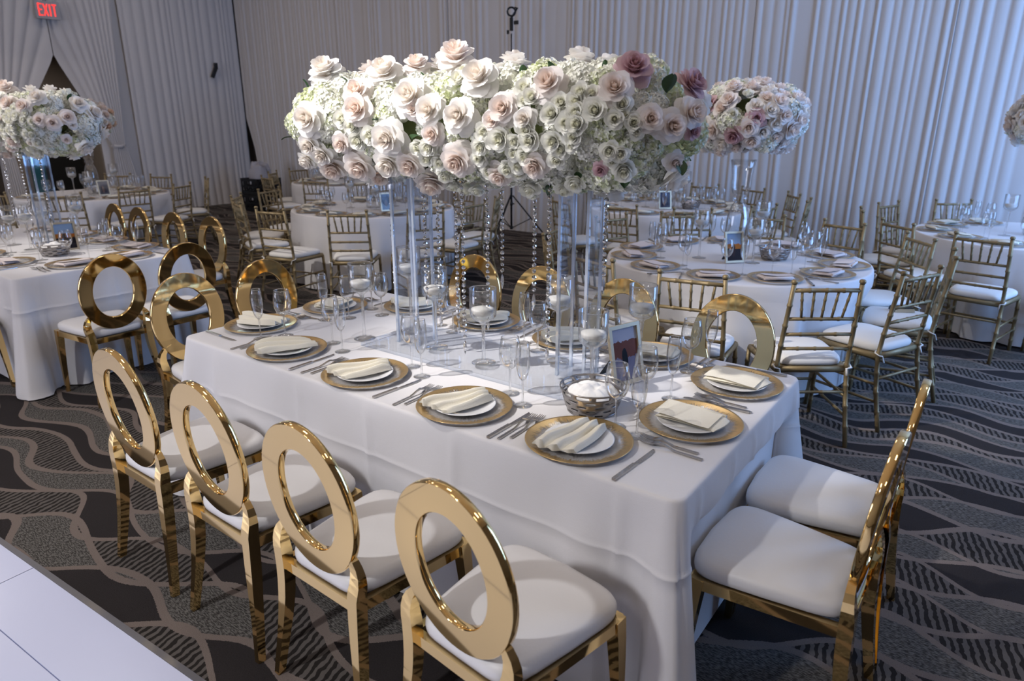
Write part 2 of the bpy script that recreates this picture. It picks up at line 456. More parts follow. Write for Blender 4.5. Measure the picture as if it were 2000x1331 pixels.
# ------------------------------------------------------------------ drapes
def fold_profile(length, seed, wmin=.05, wmax=.135, dep=.036):
    """list of (s, depth) along the wall: uneven gathers, some narrow and deep, some nearly flat"""
    R = random.Random(seed); s = 0; pts = []
    while s < length:
        w_ = R.uniform(wmin, wmax) * (1.7 if R.random() < .12 else 1); d = dep * R.uniform(.35, 1.) * (.35 if w_ > wmax else 1)
        for k in range(8):
            t = k / 8; pts.append((s + w_ * t, d * abs(math.sin(PI * t)) ** .75))
        s += w_
    return [(min(a, length), b) for a, b in pts] + [(length, 0)]
def drape(name, label, length, place, seed, z0, z1, rows=9, **k):
    pr = fold_profile(length, seed, **k); n = len(pr) - 1; R = random.Random(seed + 7)
    ph = [R.uniform(0, 6.28) for _ in range(4)]
    mb = MB()
    def fn(u, v):
        a, d = pr[round(u * n)]; z = z0 + (z1 - z0) * v
        drift = .012 * math.sin(a * 1.3 + ph[0] + v * 2.2)
        dd_ = d * (.85 + .3 * (1 - v) + .08 * math.sin(a * 5 + v * 2.5 + ph[2]))
        if v == 0: dd_ += .03
        return place(min(max(a + drift * (1 if 0 < a < length else 0), 0), length), dd_, z)
    mb.grid(fn, n, rows)
    return tag(obj(name, mb, 'drape'), label, 'drape', 'white sheer drapes lining the walls')
YB = 9.0; XL = -13.75
ed = [-13.705, -10.6, -7.9, -5.3, -3.0, -.9, 1.2, 3.25]
nm = ['white sheer drape on back wall, next to the left corner', 'white sheer drape on back wall behind the leftmost far table',
      'white sheer drape on back wall behind the tall black light stand', 'white sheer drape on back wall above the far middle round table',
      'white sheer drape behind the right vase of pink and white roses', 'white sheer drape just right of the right vase arrangement',
      'bluish-lit white sheer drape at the right edge of the photo']
for i in range(7):
    L_ = ed[i + 1] - ed[i] - .001
    wedge = (i == 0)
    def pl(a, d, z, x=ed[i], wedge=wedge):
        # the first panel is drawn aside near the floor so that a dark slit opens at the corner
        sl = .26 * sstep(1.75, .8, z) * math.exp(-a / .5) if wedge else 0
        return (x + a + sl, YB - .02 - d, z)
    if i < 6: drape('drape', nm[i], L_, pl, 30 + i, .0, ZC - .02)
drape('drape', nm[6], ed[7] - ed[6], lambda a, d, z: (ed[6] + a, YB - .02 - d, z), 99, 0, ZC - .02)
drape('drape', 'white sheer drape on left wall, next to the dark corner slit', 2.318, lambda a, d, z: (XL + .02 + d, 6.64 + a, z), 51, 0, ZC - .02, wmin=.07, wmax=.2)
drape('drape', 'white sheer drape on left wall at the left edge of the photo', 2.92, lambda a, d, z: (XL + .02 + d, 1.3 + a, z), 52, 0, ZC - .02, wmin=.08, wmax=.24)
# the pair tied back at the doorway
def tied(name, label, ya, yb, ta, tb, fa, fb, zt, seed):
    n_ = 120; R = random.Random(seed); ph = R.uniform(0, 6); k1 = R.uniform(9, 10)
    zs = [0, .2, .4, .6, .8, 1., 1.12, 1.2, zt, 1.32, 1.42, 1.55, 1.7, 1.85, 2., 2.15, 2.3, 2.45, 2.6, 2.75, 2.9, 3.1, 3.3, 3.6, 3.9, 4.2, 4.5, 4.8, ZC - .02]
    def fn(u, v):
        z = zs[round(v * (len(zs) - 1))]
        yt, yi, yf = ya + (yb - ya) * u, ta + (tb - ta) * u, fa + (fb - fa) * u
        zk = 2.72 + (ZC - 2.72) * u ** .6                     # where this fold starts to lean towards the tie
        if z >= zt: e = max(0, (zk - z) / (zk - zt)); y = yt + (yi - yt) * e; gather = e
        else: t = ((zt - z) / zt) ** .7; y = yi + (yf - yi) * t; gather = 1 - .6 * t
        dp = .055 * abs(math.sin(u * PI * k1 + ph + .5 * math.sin(u * 9))) ** .62 * (1 - .45 * gather)
        return (XL + .06 + dp, y, z)
    o = tag(obj(name, MB().grid(fn, n_, len(zs) - 1), 'drape'), label, 'drape', 'white sheer drapes lining the walls')
    obj('tie_band', MB().sweep([(XL + .04, min(ta, tb) - .02, zt), (XL + .14, (ta + tb) / 2, zt - .01), (XL + .04, max(ta, tb) + .02, zt)], (.012, .03), 6), 'drape', o)
tied('tied_drape', 'white drape tied back on the right side of the doorway', 5.416, 6.60, 6.13, 6.36, 6.06, 6.58, 1.25, 3)
tied('tied_drape', 'white drape tied back on the left side of the doorway', 5.404, 4.26, 4.52, 4.32, 4.62, 4.28, 1.25, 4)
# flat fabric closing the wall to the right of the tied drape
tag(obj('flat_drape', MB().grid(lambda u, v: (XL - .06 + .012 * math.sin(u * 9), 6.0 + .85 * u, (ZC - .02) * v), 14, 4), 'drape'),
    'smooth white drape panel right of the tied-back doorway drape', 'drape', 'white sheer drapes lining the walls')

# exit sign
ex = thing('exit_sign', 'lit red EXIT sign hung above the draped doorway', 'sign', None, (XL + .2, 5.41, 3.43))
obj('housing', MB().box((0, 0, 0), (.06, .36, .27)), 'sign', ex)
obj('hanger', MB().sweep([(0, 0, .13), (0, 0, 1.75)], .012, 6), 'sign', ex)
def bar(mb, y0, z0, y1, z1, t=.016):
    d = Vector((0, y1 - y0, z1 - z0)); L_ = d.length
    R = Matrix.Rotation(math.atan2(z1 - z0, y1 - y0), 3, 'X')
    mb.box((.034, (y0 + y1) / 2, (z0 + z1) / 2), (.012, L_ + t * .6, t), R)
def letter(strokes, yc):
    mb = MB()
    for s in strokes: bar(mb, yc + s[0] * .05, s[1] * .17 - .085, yc + s[2] * .05, s[3] * .17 - .085)
    return mb
for ch, strokes, yc in (('letter_e', [(-.5, 0, -.5, 1), (-.5, 1, .5, 1), (-.5, .5, .35, .5), (-.5, 0, .5, 0)], -.112),
                        ('letter_x', [(-.55, 0, .55, 1), (-.55, 1, .55, 0)], -.033),
                        ('letter_i', [(0, 0, 0, 1)], .033),
                        ('letter_t', [(-.6, 1, .6, 1), (0, 0, 0, 1)], .098)):
    obj(ch, letter(strokes, yc), 'exit_red', ex)

# small black fixture poking out between drapes on the left wall
fx = thing('wall_bracket', 'small black bracket poking between the drapes high on the left wall', 'bracket', None, (XL + .12, 8.3, 2.64))
obj('arm', MB().box((.02, 0, -.03), (.05, .06, .2), Matrix.Rotation(-.5, 3, 'X')), 'black', fx)
obj('tip', MB().box((.03, .05, .1), (.06, .05, .12)), 'black', fx)

# ------------------------------------------------------------------ white dance floor
df = thing('dance_floor', 'white glossy vinyl dance floor in the lower left corner', 'dance floor', None, (-2.43, .755, 0), math.radians(3.6))
def panel(x0, x1, y0, y1):
    return MB().box(((x0 + x1) / 2, (y0 + y1) / 2, .012), (x1 - x0 - .003, y1 - y0 - .003, .024), None, .9995)
xs = [-5.2, -2.8, -.44, 1.9, 3.2]
for a, b in zip(xs, xs[1:]): obj('border_strip', panel(a, b, -.24, -.012), 'white_floor', df)
for a, b in zip([-5.2, -2.4, 0.35, 3.2], [-2.4, 0.35, 3.2]):
    for c, d in ((-2.6, -.24), (-4.6, -2.6)): obj('floor_panel', panel(a, b, c, d), 'white_floor', df)
obj('edge_trim', MB().add([(-5.2, -.012, .024), (3.2, -.012, .024), (3.2, .022, .001), (-5.2, .022, .001), (-5.2, -.012, .001), (3.2, -.012, .001)],
    [(0, 3, 2, 1), (4, 5, 2, 3), (0, 1, 5, 4), (1, 2, 5), (0, 4, 3)], False), 'floor_edge', df)

# ================================================================== gold oval-back chairs
def ring_mesh(ao, bo, ai, bi, th, n=56):
    mb = MB()
    def el(a, b, y): return [(a * math.cos(2 * PI * i / n), y, b * math.sin(2 * PI * i / n)) for i in range(n)]
    e = .0025
    for y, sgn in ((-th / 2, 1), (th / 2, -1)):
        vs = el(ao - e, bo - e, y) + el(ai + e, bi + e, y); fs = []
        for i in range(n):
            k = (i + 1) % n; q = (i, k, n + k, n + i); fs.append(q if sgn > 0 else q[::-1])
        mb.add(vs, fs, True)
    for a, b, flip in ((ao, bo, 1), (ai, bi, -1)):
        y0, y1 = -th / 2, th / 2; g = e * flip
        rows = [el(a - g, b - g, y0), el(a, b, y0 + e), el(a, b, y1 - e), el(a - g, b - g, y1)]
        vs = sum(rows, []); fs = []
        for j in range(3):
            for i in range(n):
                k = (i + 1) % n; q = (j * n + i, (j + 1) * n + i, (j + 1) * n + k, j * n + k); fs.append(q if flip > 0 else q[::-1])
        mb.add(vs, fs, True)
    return mb
TILT = math.radians(5.2)
def seat_shape(t, grow=0.):
    """outline of the seat, t in 0..1: narrow at the back (y=.035), wide at the front (y=.465)"""
    pts = [(-.165, .035), (.165, .035), (.235, .44), (-.235, .44)]
    return pts
def seat_cushion():
    nr, n = 40, 40; mb = MB()
    def outline(k):
        # superellipse-like rounded trapezoid
        a = 2 * PI * k / n; c, s_ = math.cos(a), math.sin(a); p = .30
        x = math.copysign(abs(c) ** p, c); y = math.copysign(abs(s_) ** p, s_)
        w_ = .192 + .028 * y - .004 * y * y
        yy = .245 + y * .212 + (.018 * (1 - x * x) if y > 0 else 0)
        return x * w_, yy
    prof = [(.0, .0), (.5, .0), (.95, .0), (.99, .006), (1., .02), (.995, .034), (.97, .045), (.90, .053), (.7, .060), (.4, .064), (0, .066)]
    vs = []
    for f, z in prof:
        for k in range(n):
            x, y = outline(k); vs.append((x * f, .245 + (y - .245) * f, .425 + z))
    fs = []
    for j in range(len(prof) - 1):
        for k in range(n):
            k2 = (k + 1) % n; fs.append((j * n + k, j * n + k2, (j + 1) * n + k2, (j + 1) * n + k))
    return mb.add(vs, fs)
def flat_leg(path, secs): return MB().sweep(path, secs, 4, True, False, (0, 1, 0), True)
def mirror(mb):
    o = MB(); o.v = [(-x, y, z) for x, y, z in mb.v]; o.f = [q[::-1] for q in mb.f]; o.sm = mb.sm[:]; return o
def bez(p, n):
    p = [Vector(q) for q in p]; out = []
    for i in range(n + 1):
        t = i / n; q = p[:]
        while len(q) > 1: q = [q[k].lerp(q[k + 1], t) for k in range(len(q) - 1)]
        out.append(tuple(q[0]))
    return out
rb = MB(); rg = ring_mesh(.199, .237, .120, .159, .024)
rb.f, rb.sm = rg.f, rg.sm
for x, y, z in rg.v:
    rb.v.append((x, y * math.cos(TILT) - z * math.sin(TILT) + .024, z * math.cos(TILT) + y * math.sin(TILT) + .696))
rear = flat_leg(bez([(.207, -.012, .0), (.190, .01, .16), (.160, .032, .30), (.172, .03, .45)], 9) + bez([(.176, .030, .47), (.190, .034, .52), (.168, .038, .558), (.125, .038, .575)], 6)[0:],
                [(.011, .013), (.0115, .014), (.012, .015), (.013, .016), (.0145, .017), (.016, .018), (.018, .0185), (.019, .019), (.020, .019), (.020, .019)] + [(.020, .018), (.019, .016), (.017, .014), (.014, .012), (.011, .011), (.009, .010), (.007, .009)])
front = flat_leg(bez([(.209, .452, 0), (.207, .447, .2), (.200, .425, .425)], 6), [(.011, .011), (.012, .012), (.0135, .013), (.015, .015), (.017, .017), (.019, .019), (.020, .020)])
rail = MB()
for a, b in (((-.165, .035), (.165, .035)), ((.165, .035), (.208, .44)), ((.208, .44), (-.208, .44)), ((-.208, .44), (-.165, .035))):
    rail.sweep([(*a, .408), (*b, .408)], (.011, .017), 4, True, False, (0, 0, 1), True)
OPARTS = [('oval_back', done(rb, 'oval_back', 'gold')), ('seat_cushion', done(seat_cushion(), 'seat_cushion', 'vinyl')), ('seat_frame', done(rail, 'seat_frame', 'gold')),
          ('rear_leg', done(rear, 'rear_leg', 'gold')), ('rear_leg', done(mirror(rear), 'rear_leg', 'gold')),
          ('front_leg', done(front, 'front_leg', 'gold')), ('front_leg', done(mirror(front), 'front_leg', 'gold'))]
def oval_chair(x, y, rz, label, group): return kit('oval_back_chair', label, 'chair', group, (x, y, 0), rz, OPARTS)
G1 = 'gold oval-back chairs around the front table'; G2 = 'gold oval-back chairs around the left long table'
ords = ['leftmost', 'second', 'third', 'nearest']
for x, y, a, lb in ((-2.50, .985, .0, 'gold oval-back chair with white seat, leftmost of the nearest row of four'),
                    (-1.955, .985, -.02, 'gold oval-back chair with white seat, second from left in the nearest row'),
                    (-1.45, .985, -.03, 'gold oval-back chair with white seat, third from left in the nearest row'),
                    (-.92, .985, -.10, 'nearest gold oval-back chair, at the bottom centre of the photo'),
                    (-2.586, 3.14, PI, 'gold oval-back chair behind front table, far side, leftmost of four'),
                    (-2.07, 3.10, PI, 'gold oval-back chair behind front table, far side, second from left'),
                    (-1.555, 3.09, PI, 'gold oval-back chair behind front table, far side, third from left'),
                    (-.986, 3.10, PI, 'gold oval-back chair behind front table, far side, rightmost of four'),
                    (-3.51, 1.80, -PI / 2, 'gold oval-back chair at left end of front table, nearer of two'),
                    (-3.50, 2.28, -PI / 2, 'gold oval-back chair at left end of front table, farther of two'),
                    (-.135, 1.88, PI / 2 - .02, 'gold oval-back chair at right end of front table, nearer of two'),
                    (-.135, 2.345, PI / 2 + .02, 'gold oval-back chair at right end of front table, farther of two')):
    oval_chair(x, y, a, lb, G1)
for x, y, a, lb in ((-7.10, 3.10, PI, 'gold oval-back chair behind left long table, leftmost of four'),
                    (-6.62, 3.10, PI, 'gold oval-back chair behind left long table, second from left'),
                    (-6.00, 3.10, PI, 'gold oval-back chair behind left long table, third from left'),
                    (-5.46, 3.14, PI, 'gold oval-back chair behind left long table, rightmost of four'),
                    (-4.38, 1.83, PI / 2, 'gold oval-back chair at right end of left table, nearer of two'),
                    (-4.40, 2.32, PI / 2, 'gold oval-back chair at right end of left table, farther of two'),
                    (-5.40, .98, .04, 'gold oval-back chair cut by the left edge of the photo')):
    oval_chair(x, y, a, lb, G2)

# ================================================================== gold slatted (bamboo-turned) chairs
def turned(path, r, rings, n=8):
    """round bar along a straight or bent path with small turned rings"""
    P_ = [Vector(q) for q in path]; L_ = [0]
    for a, b in zip(P_, P_[1:]): L_.append(L_[-1] + (b - a).length)
    tot = L_[-1]
    def at(s):
        for i in range(len(P_) - 1):
            if s <= L_[i + 1] + 1e-9: return P_[i].lerp(P_[i + 1], (s - L_[i]) / max(L_[i + 1] - L_[i], 1e-9))
        return P_[-1]
    st = [(0, r)]
    for k in range(1, rings + 1):
        c = tot * k / (rings + 1); st += [(c - .009, r), (c - .004, r * 1.22), (c + .004, r * 1.22), (c + .009, r)]
    st.append((tot, r))
    return MB().sweep([at(s) for s, _ in st], [q for _, q in st], n)
RP = [(.205, -.03, 0), (.198, .03, .25), (.188, .055, .44), (.186, .045, .55), (.178, .012, .80), (.174, 0, .905)]
RP = [(x, y, z) for x, y, z in RP]
def post(sg):
    mb = turned([(sg * x, y, z) for x, y, z in RP], .0128, 7)
    x, y, z = RP[-1]; mb.lathe([(.0, .012), (.012, .012), (.017, .006), (.017, -.004), (.012, -.010), (.0, -.012)], 8, (sg * x, y, z + .012)); return mb
def yz(z):
    for (x0, y0, z0), (x1, y1, z1) in zip(RP, RP[1:]):
        if z0 <= z <= z1:
            t = (z - z0) / (z1 - z0); return x0 + (x1 - x0) * t, y0 + (y1 - y0) * t
    return RP[-1][0], RP[-1][1]
def crail(z, r=.010, rings=3):
    x, y = yz(z); return turned([(-x, y, z), (x, y, z)], r, rings)
def spindle(f):
    xa, ya = yz(.872); xb, yb = yz(.715)
    return turned([(f * xb * .58, yb, .715), (f * xa * .72, ya, .872)], .0075, 2, 6)
cf = MB()
for a, b in (((-.185, .06), (.185, .06)), ((.185, .06), (.205, .43)), ((.205, .43), (-.205, .43)), ((-.205, .43), (-.185, .06))):
    cf.sweep([(*a, .425), (*b, .425)], (.014, .020), 6)
cf.box((0, .245, .437), (.37, .36, .012))
def pad():
    n = 32; mb = MB(); prof = [(0, 0), (.9, 0), (.985, .008), (1, .020), (.985, .034), (.92, .046), (.75, .054), (.4, .060), (0, .062)]
    vs = []
    for f, z in prof:
        for k in range(n):
            a = 2 * PI * k / n; c, s_ = math.cos(a), math.sin(a)
            x = math.copysign(abs(c) ** .42, c); y = math.copysign(abs(s_) ** .42, s_)
            vs.append((x * (.196 + .016 * y) * f, .252 + y * .2 * f, .440 + z))
    fs = [(j * n + k, j * n + (k + 1) % n, (j + 1) * n + (k + 1) % n, (j + 1) * n + k) for j in range(len(prof) - 1) for k in range(n)]
    return mb.add(vs, fs)
def tie(sg):
    return MB().sweep([(sg * .18, .075, .455), (sg * .205, .06, .45), (sg * .205, .035, .44), (sg * .18, .035, .435), (sg * .178, .02, .40)], (.007, .004), 5)
CF = {}
for z, r in ((.872, .0115), (.715, .010), (.628, .010), (.545, .010)): CF[z] = done(crail(z, r), 'back_rail', 'gold_paint')
CPARTS = [('post', done(post(1), 'post', 'gold_paint')), ('post', done(post(-1), 'post', 'gold_paint'))]
for sg in (1, -1):
    CPARTS.append(('front_leg', done(turned([(sg * .212, .452, 0), (sg * .205, .43, .425)], .0128, 4), 'front_leg', 'gold_paint')))
CPARTS += [('top_rail', CF[.872]), ('back_rail', CF[.715]), ('back_rail', CF[.628]), ('back_rail', CF[.545])]
for f in (-1., -.5, 0., .5, 1.): CPARTS.append(('spindle', done(spindle(f), 'spindle', 'gold_paint')))
CPARTS.append(('seat_frame', done(cf, 'seat_frame', 'gold_paint')))
for z in (.17, .27):
    for sg in (1, -1): CPARTS.append(('stretcher', done(turned([(sg * .2, yz(z)[1], z), (sg * .209, .443, z)], .0085, 2, 6), 'stretcher', 'gold_paint')))
CPARTS.append(('stretcher', done(turned([(-.209, .445, .22), (.209, .445, .22)], .0085, 2, 6), 'stretcher', 'gold_paint')))
CPARTS.append(('stretcher', done(turned([(-.2, yz(.3)[1], .30), (.2, yz(.3)[1], .30)], .0085, 2, 6), 'stretcher', 'gold_paint')))
CPARTS.append(('seat_cushion', done(pad(), 'seat_cushion', 'cushion'), [('cushion_tie', done(tie(1), 'cushion_tie', 'cushion')), ('cushion_tie', done(tie(-1), 'cushion_tie', 'cushion'))]))

# round tables: centre, chair spots (distance from centre, angle), phrase used in labels
ROUND = {
 'R': (-1.6, 4.85, 'right round table', [(1.42, -80), (1.46, -53), (1.34, -24), (1.33, 6), (1.31, 36), (1.30, 69), (1.30, 99), (1.34, -109), (1.33, 160), (1.33, 130), (1.36, -139), (1.36, -168)]),
 'M': (-5.9, 5.35, 'centre round table', [(1.55, -80), (1.57, -51), (1.46, -111), (1.50, -167), (1.5, -139), (1.62, 143), (1.60, -25), (1.44, 2), (1.42, 29), (1.45, 85), (1.45, 115)]),
 'LB': (-10.0, 4.15, 'far left round table', [(1.55, -34), (1.30, -4), (1.30, 27), (1.36, 116), (1.40, 66), (1.60, 145), (1.4, -68)]),
 'BC': (-3.25, 7.38, 'back middle round table', [(1.34, -86), (1.45, -57), (1.36, -24), (1.42, 36), (1.48, 8), (1.34, 94), (1.34, 65), (1.42, 123), (1.44, 153), (1.40, -118)]),
 'FR': (.12, 7.35, 'far right round table', [(1.46, -102), (1.30, 158), (1.36, -132), (1.34, -167), (1.32, 122), (1.42, -73)]),
 'BL': (-8.8, 7.5, 'back left round table', [(1.25, -146), (1.34, 179), (1.55, -58), (1.35, 110), (1.38, -100), (1.35, -20)]),
}
def order_words(items, near_phrase):
    """items: [(x, y, payload)]; gives each an 'n-th from left' phrase by how it stands in the photo"""
    it = sorted(items, key=lambda q: screen_x(q[0], q[1])); out = []
    names = ['first', 'second', 'third', 'fourth', 'fifth', 'sixth', 'seventh', 'eighth', 'ninth', 'tenth']
    for i, q in enumerate(it):
        out.append((q, '%s from left on the %s' % (names[i], near_phrase)))
    return out
def split_near_far(cx, cy, items):
    d0 = math.hypot(cx, cy)
    return [q for q in items if math.hypot(q[0], q[1]) < d0], [q for q in items if math.hypot(q[0], q[1]) >= d0]
for key, (cx, cy, ph, spots) in ROUND.items():
    items = []
    for r, a in spots:
        a = math.radians(a); items.append((cx + r * math.cos(a), cy + r * math.sin(a), a + PI / 2))
    near, far = split_near_far(cx, cy, items)
    for lst, side in ((near, 'near side'), (far, 'far side')):
        for (x, y, rz), words in order_words(lst, side):
            kit('slatted_gold_chair', 'gold bamboo-style chair, %s of %s' % (words, ph), 'chair', 'gold bamboo-style chairs at the ' + ph, (x, y, 0), rz, CPARTS)

# ================================================================== tables and cloths
def rect_cloth(hx, hy, zt, seed, push=()):
    # push: (side, centre along the side, limit of the cloth measured outwards) where a chair seat presses the cloth in
    R = random.Random(seed); rc = .045
    per = []                                        # perimeter points with outward normal and corner weight
    def add(px, py, nx, ny, cw): per.append((px, py, nx, ny, cw))
    nl, ns, nc = 150, 76, 15
    lx, ly = hx - rc, hy - rc
    for i in range(nl): add(-lx + 2 * lx * i / nl, -hy, 0, -1, 0)
    for i in range(nc): a = -PI / 2 + PI / 2 * i / nc; add(lx + rc * math.cos(a), -ly + rc * math.sin(a), math.cos(a), math.sin(a), i / nc)
    for i in range(ns): add(hx, -ly + 2 * ly * i / ns, 1, 0, 0)
    for i in range(nc): a = PI / 2 * i / nc; add(lx + rc * math.cos(a), ly + rc * math.sin(a), math.cos(a), math.sin(a), i / nc)
    for i in range(nl): add(lx - 2 * lx * i / nl, hy, 0, 1, 0)
    for i in range(nc): a = PI / 2 + PI / 2 * i / nc; add(-lx + rc * math.cos(a), ly + rc * math.sin(a), math.cos(a), math.sin(a), i / nc)
    for i in range(ns): add(-hx, ly - 2 * ly * i / ns, -1, 0, 0)
    for i in range(nc): a = PI + PI / 2 * i / nc; add(-lx + rc * math.cos(a), -ly + rc * math.sin(a), math.cos(a), math.sin(a), i / nc)
    n = len(per)
    # distance to the nearest corner, along the edge
    ph = [R.uniform(0, 6.28) for _ in range(6)]
    creases = [-.78, -.30, .02, .36, .86]
    rows = [(.5, 0, None), (.90, 0, None), (1, 0, .03), (1, 0, .012), (1, -.0015, .004), (1, -.006, .0), (1, -.014, -.002)]
    drops = [.03, .06, .10, .14, .18, .1965, .2, .2035, .24, .30, .37, .45, .53, .61, .68, .72, .735]
    vs = []
    for j in range(len(rows) + len(drops)):
        for i, (px, py, nx, ny, cw) in enumerate(per):
            if j < len(rows):
                f, dz, ins = rows[j]
                if ins is None: vs.append((px * f, py * f, zt)); continue
                vs.append((px - nx * ins, py - ny * ins, zt + dz)); continue
            d = drops[j - len(rows)]; t = d / .735
            dc = min(math.hypot(abs(px) - hx, abs(py) - hy) / 1., 9)
            s = px if abs(ny) > .7 else py + 3
            long_side = abs(ny) > .7
            off = .004 + .022 * t
            off += t ** 1.2 * (.011 * math.sin(s * 7.5 + ph[0]) + .010 * math.sin(s * 13 + ph[1]) + .007 * math.sin(s * 24 + ph[2] + t))
            if not long_side: off += t * .016 * math.sin(s * 15 + ph[3])
            for c in creases:
                cs = c * hx if long_side else c * hy + 3
                off += .013 * math.exp(-((s - cs) / .016) ** 2) * (.4 + t) - .007 * math.exp(-((s - cs - .06) / .05) ** 2) * t
            # spare cloth at the corners falls in deep folds
            if cw > 0 or dc < .6:
                g = .15 * math.exp(-(dc / .065) ** 2) - .035 * math.exp(-((dc - .15) / .055) ** 2) + .06 * math.exp(-((dc - .27) / .07) ** 2) - .012 * math.exp(-((dc - .40) / .06) ** 2)
                off += t ** 1.1 * g
            if .195 < d < .205: off += .003 if abs(d - .2) < .001 else 0
            if d > .72: off += .006 * math.sin(s * 31 + ph[4])
            zz = zt - .014 - d
            for sd, cc, lim in push:
                on = {'n': ny > .7, 's': ny < -.7, 'e': nx > .7, 'w': nx < -.7}[sd]
                if not on: continue
                k_ = sstep(.33, .26, abs((px if sd in 'ns' else py) - cc)) * sstep(.66, .53, zz)
                edge = hy if sd in 'ns' else hx
                off = off * (1 - k_) + min(off, lim - edge) * k_
            vs.append((px + nx * off, py + ny * off, zt - .014 - d))
    fs = []; m = len(rows) + len(drops)
    for j in range(m - 1):
        for i in range(n):
            k = (i + 1) % n; fs.append((j * n + i, (j + 1) * n + i, (j + 1) * n + k, j * n + k))
    o = len(vs); vs.append((0, 0, zt))
    for i in range(n): fs.append((o, i, (i + 1) % n))
    return MB().add(vs, fs)
def table_frame(t, hx, hy, zt):
    obj('tabletop', MB().box((0, 0, zt - .02), (2 * hx - .04, 2 * hy - .04, .03)), 'hall', t)
    for a in (-1, 1):
        for b in (-1, 1): obj('leg', MB().sweep([(a * (hx - .25), b * (hy - .24), 0.005), (a * (hx - .25), b * (hy - .24), zt - .035)], .018, 8), 'steel', t)
ZT = .76
t = thing('banquet_table', 'long rectangular banquet table hidden under the front white cloth', 'table', None, (-1.773, 2.068, 0)); table_frame(t, 1.2, .565, ZT - .004)
tag(obj('tablecloth', rect_cloth(1.207, .572, ZT, 5, [('n', x + 1.773, .535) for x in (-2.586, -2.07, -1.555, -.986)] + [('s', x + 1.773, .595) for x in (-2.50, -1.955, -1.45, -.92)] + [('e', -.188, 1.15), ('e', .277, 1.15), ('w', .212, 1.235), ('w', -.268, 1.235)]), 'cloth', loc=(-1.773, 2.068, 0)), 'white floor-length cloth on the front rectangular table', 'tablecloth', 'white tablecloths')
t = thing('banquet_table', 'long rectangular banquet table hidden under the left white cloth', 'table', None, (-6.15, 2.06, 0)); table_frame(t, 1.2, .565, ZT - .004)
tag(obj('tablecloth', rect_cloth(1.207, .572, ZT, 8, [('n', x + 6.15, .52) for x in (-7.10, -6.68, -6.0, -5.46)] + [('s', .75, .59)]), 'cloth', loc=(-6.15, 2.06, 0)), 'white floor-length cloth on the left rectangular table', 'tablecloth', 'white tablecloths')
def round_cloth(R_, zt, seed, chairs=()):
    R = random.Random(seed); n = 150; k1 = R.choice([13, 14, 15, 16]); ph = [R.uniform(0, 6.28) for _ in range(4)]
    prof = [(.0, 0), (.5, 0), (.92, 0), (.985, 0), (.996, -.002), (1.0, -.010)] + [(None, d) for d in (.03, .08, .15, .23, .32, .42, .52, .62, .70, .735)]
    vs = []
    for f, z in prof:
        for i in range(n):
            a = 2 * PI * i / n
            if f is not None: r = R_ * f; zz = zt + z
            else:
                t = z / .735; w_ = math.sin(a * k1 + ph[0] + .8 * math.sin(3 * a + ph[1])); w2 = math.sin(a * (k1 * 2 + 1) + ph[2])
                r = R_ + .004 + .045 * t + t ** 1.3 * (.042 * w_ + .013 * w2); zz = zt - .01 - z
                for rc, ac in chairs:
                    da = (a - math.radians(ac) + PI) % (2 * PI) - PI
                    k_ = sstep(.33, .25, abs(da) * .85) * sstep(.67, .53, zz)
                    r = r * (1 - k_) + min(r, rc - .485) * k_
            vs.append((r * math.cos(a), r * math.sin(a), zz))
    m = len(prof)
    fs = [(j * n + i, (j + 1) * n + i, (j + 1) * n + (i + 1) % n, j * n + (i + 1) % n) for j in range(m - 1) for i in range(n)]
    return MB().add(vs, fs)
for i, (key, (cx, cy, ph, _)) in enumerate(ROUND.items()):
    t = thing('round_table', 'round banquet table hidden under the cloth of the ' + ph, 'table', 'round banquet tables', (cx, cy, 0))
    obj('tabletop', MB().lathe([(0, 0), (.885, 0), (.885, -.03), (0, -.03)], 48, (0, 0, ZT - .006), False), 'hall', t)
    for a in range(4):
        obj('leg', MB().sweep([(.55 * math.cos(a * PI / 2 + .4), .55 * math.sin(a * PI / 2 + .4), .005), (.55 * math.cos(a * PI / 2 + .4), .55 * math.sin(a * PI / 2 + .4), ZT - .04)], .018, 8), 'steel', t)
    tag(obj('tablecloth', round_cloth(.90, ZT, 60 + i, ROUND[key][3]), 'cloth', loc=(cx, cy, 0)), 'white floor-length round cloth on the ' + ph, 'tablecloth', 'white tablecloths')

# ================================================================== tableware (one mesh per kind, shared)
def tube_glass(prof_out, th=.0012):
    """closed double wall from an outer bowl profile (bottom to rim)"""
    inner = [(max(r - th, .0005), z + (th if i == 0 else 0)) for i, (r, z) in enumerate(prof_out)]
    return prof_out + [(prof_out[-1][0] - th * .5, prof_out[-1][1] + .0006)] + inner[::-1]
def rim(r, z, t=.0011): return [(r + t * math.cos(k * PI / 3), z + t * math.sin(k * PI / 3)) for k in range(6)]
def bowl_mesh(prof, n, r, z, t=.0011):
    me = MB().lathe(prof, n); k = len(me.f); me.lathe(rim(r, z, t), n, close=True); k2 = len(me.f)
    q = done(me, 'bowl', 'glass'); q.materials.append(M['solid_glass'])
    for i in range(k, k2): q.polygons[i].material_index = 1
    return q
def lathe_mesh(prof, n, name, m): return done(MB().lathe(prof, n), name, m)
W_BOWL = [(.0045, .094), (.016, .100), (.029, .113), (.037, .132), (.040, .150), (.0395, .170), (.036, .192), (.032, .213)]
F_BOWL = [(.0045, .092), (.012, .100), (.019, .115), (.0235, .138), (.0255, .160), (.025, .185), (.023, .208), (.0205, .228)]
STEM = [(.0042, .006), (.0036, .02), (.0034, .05), (.0036, .085), (.0048, .096)]
def foot(r): return [(0, .0005), (r, .0005), (r, .002), (r * .6, .0038), (.008, .007), (.0042, .011), (0, .011)]
def bulge(prof, n): return prof
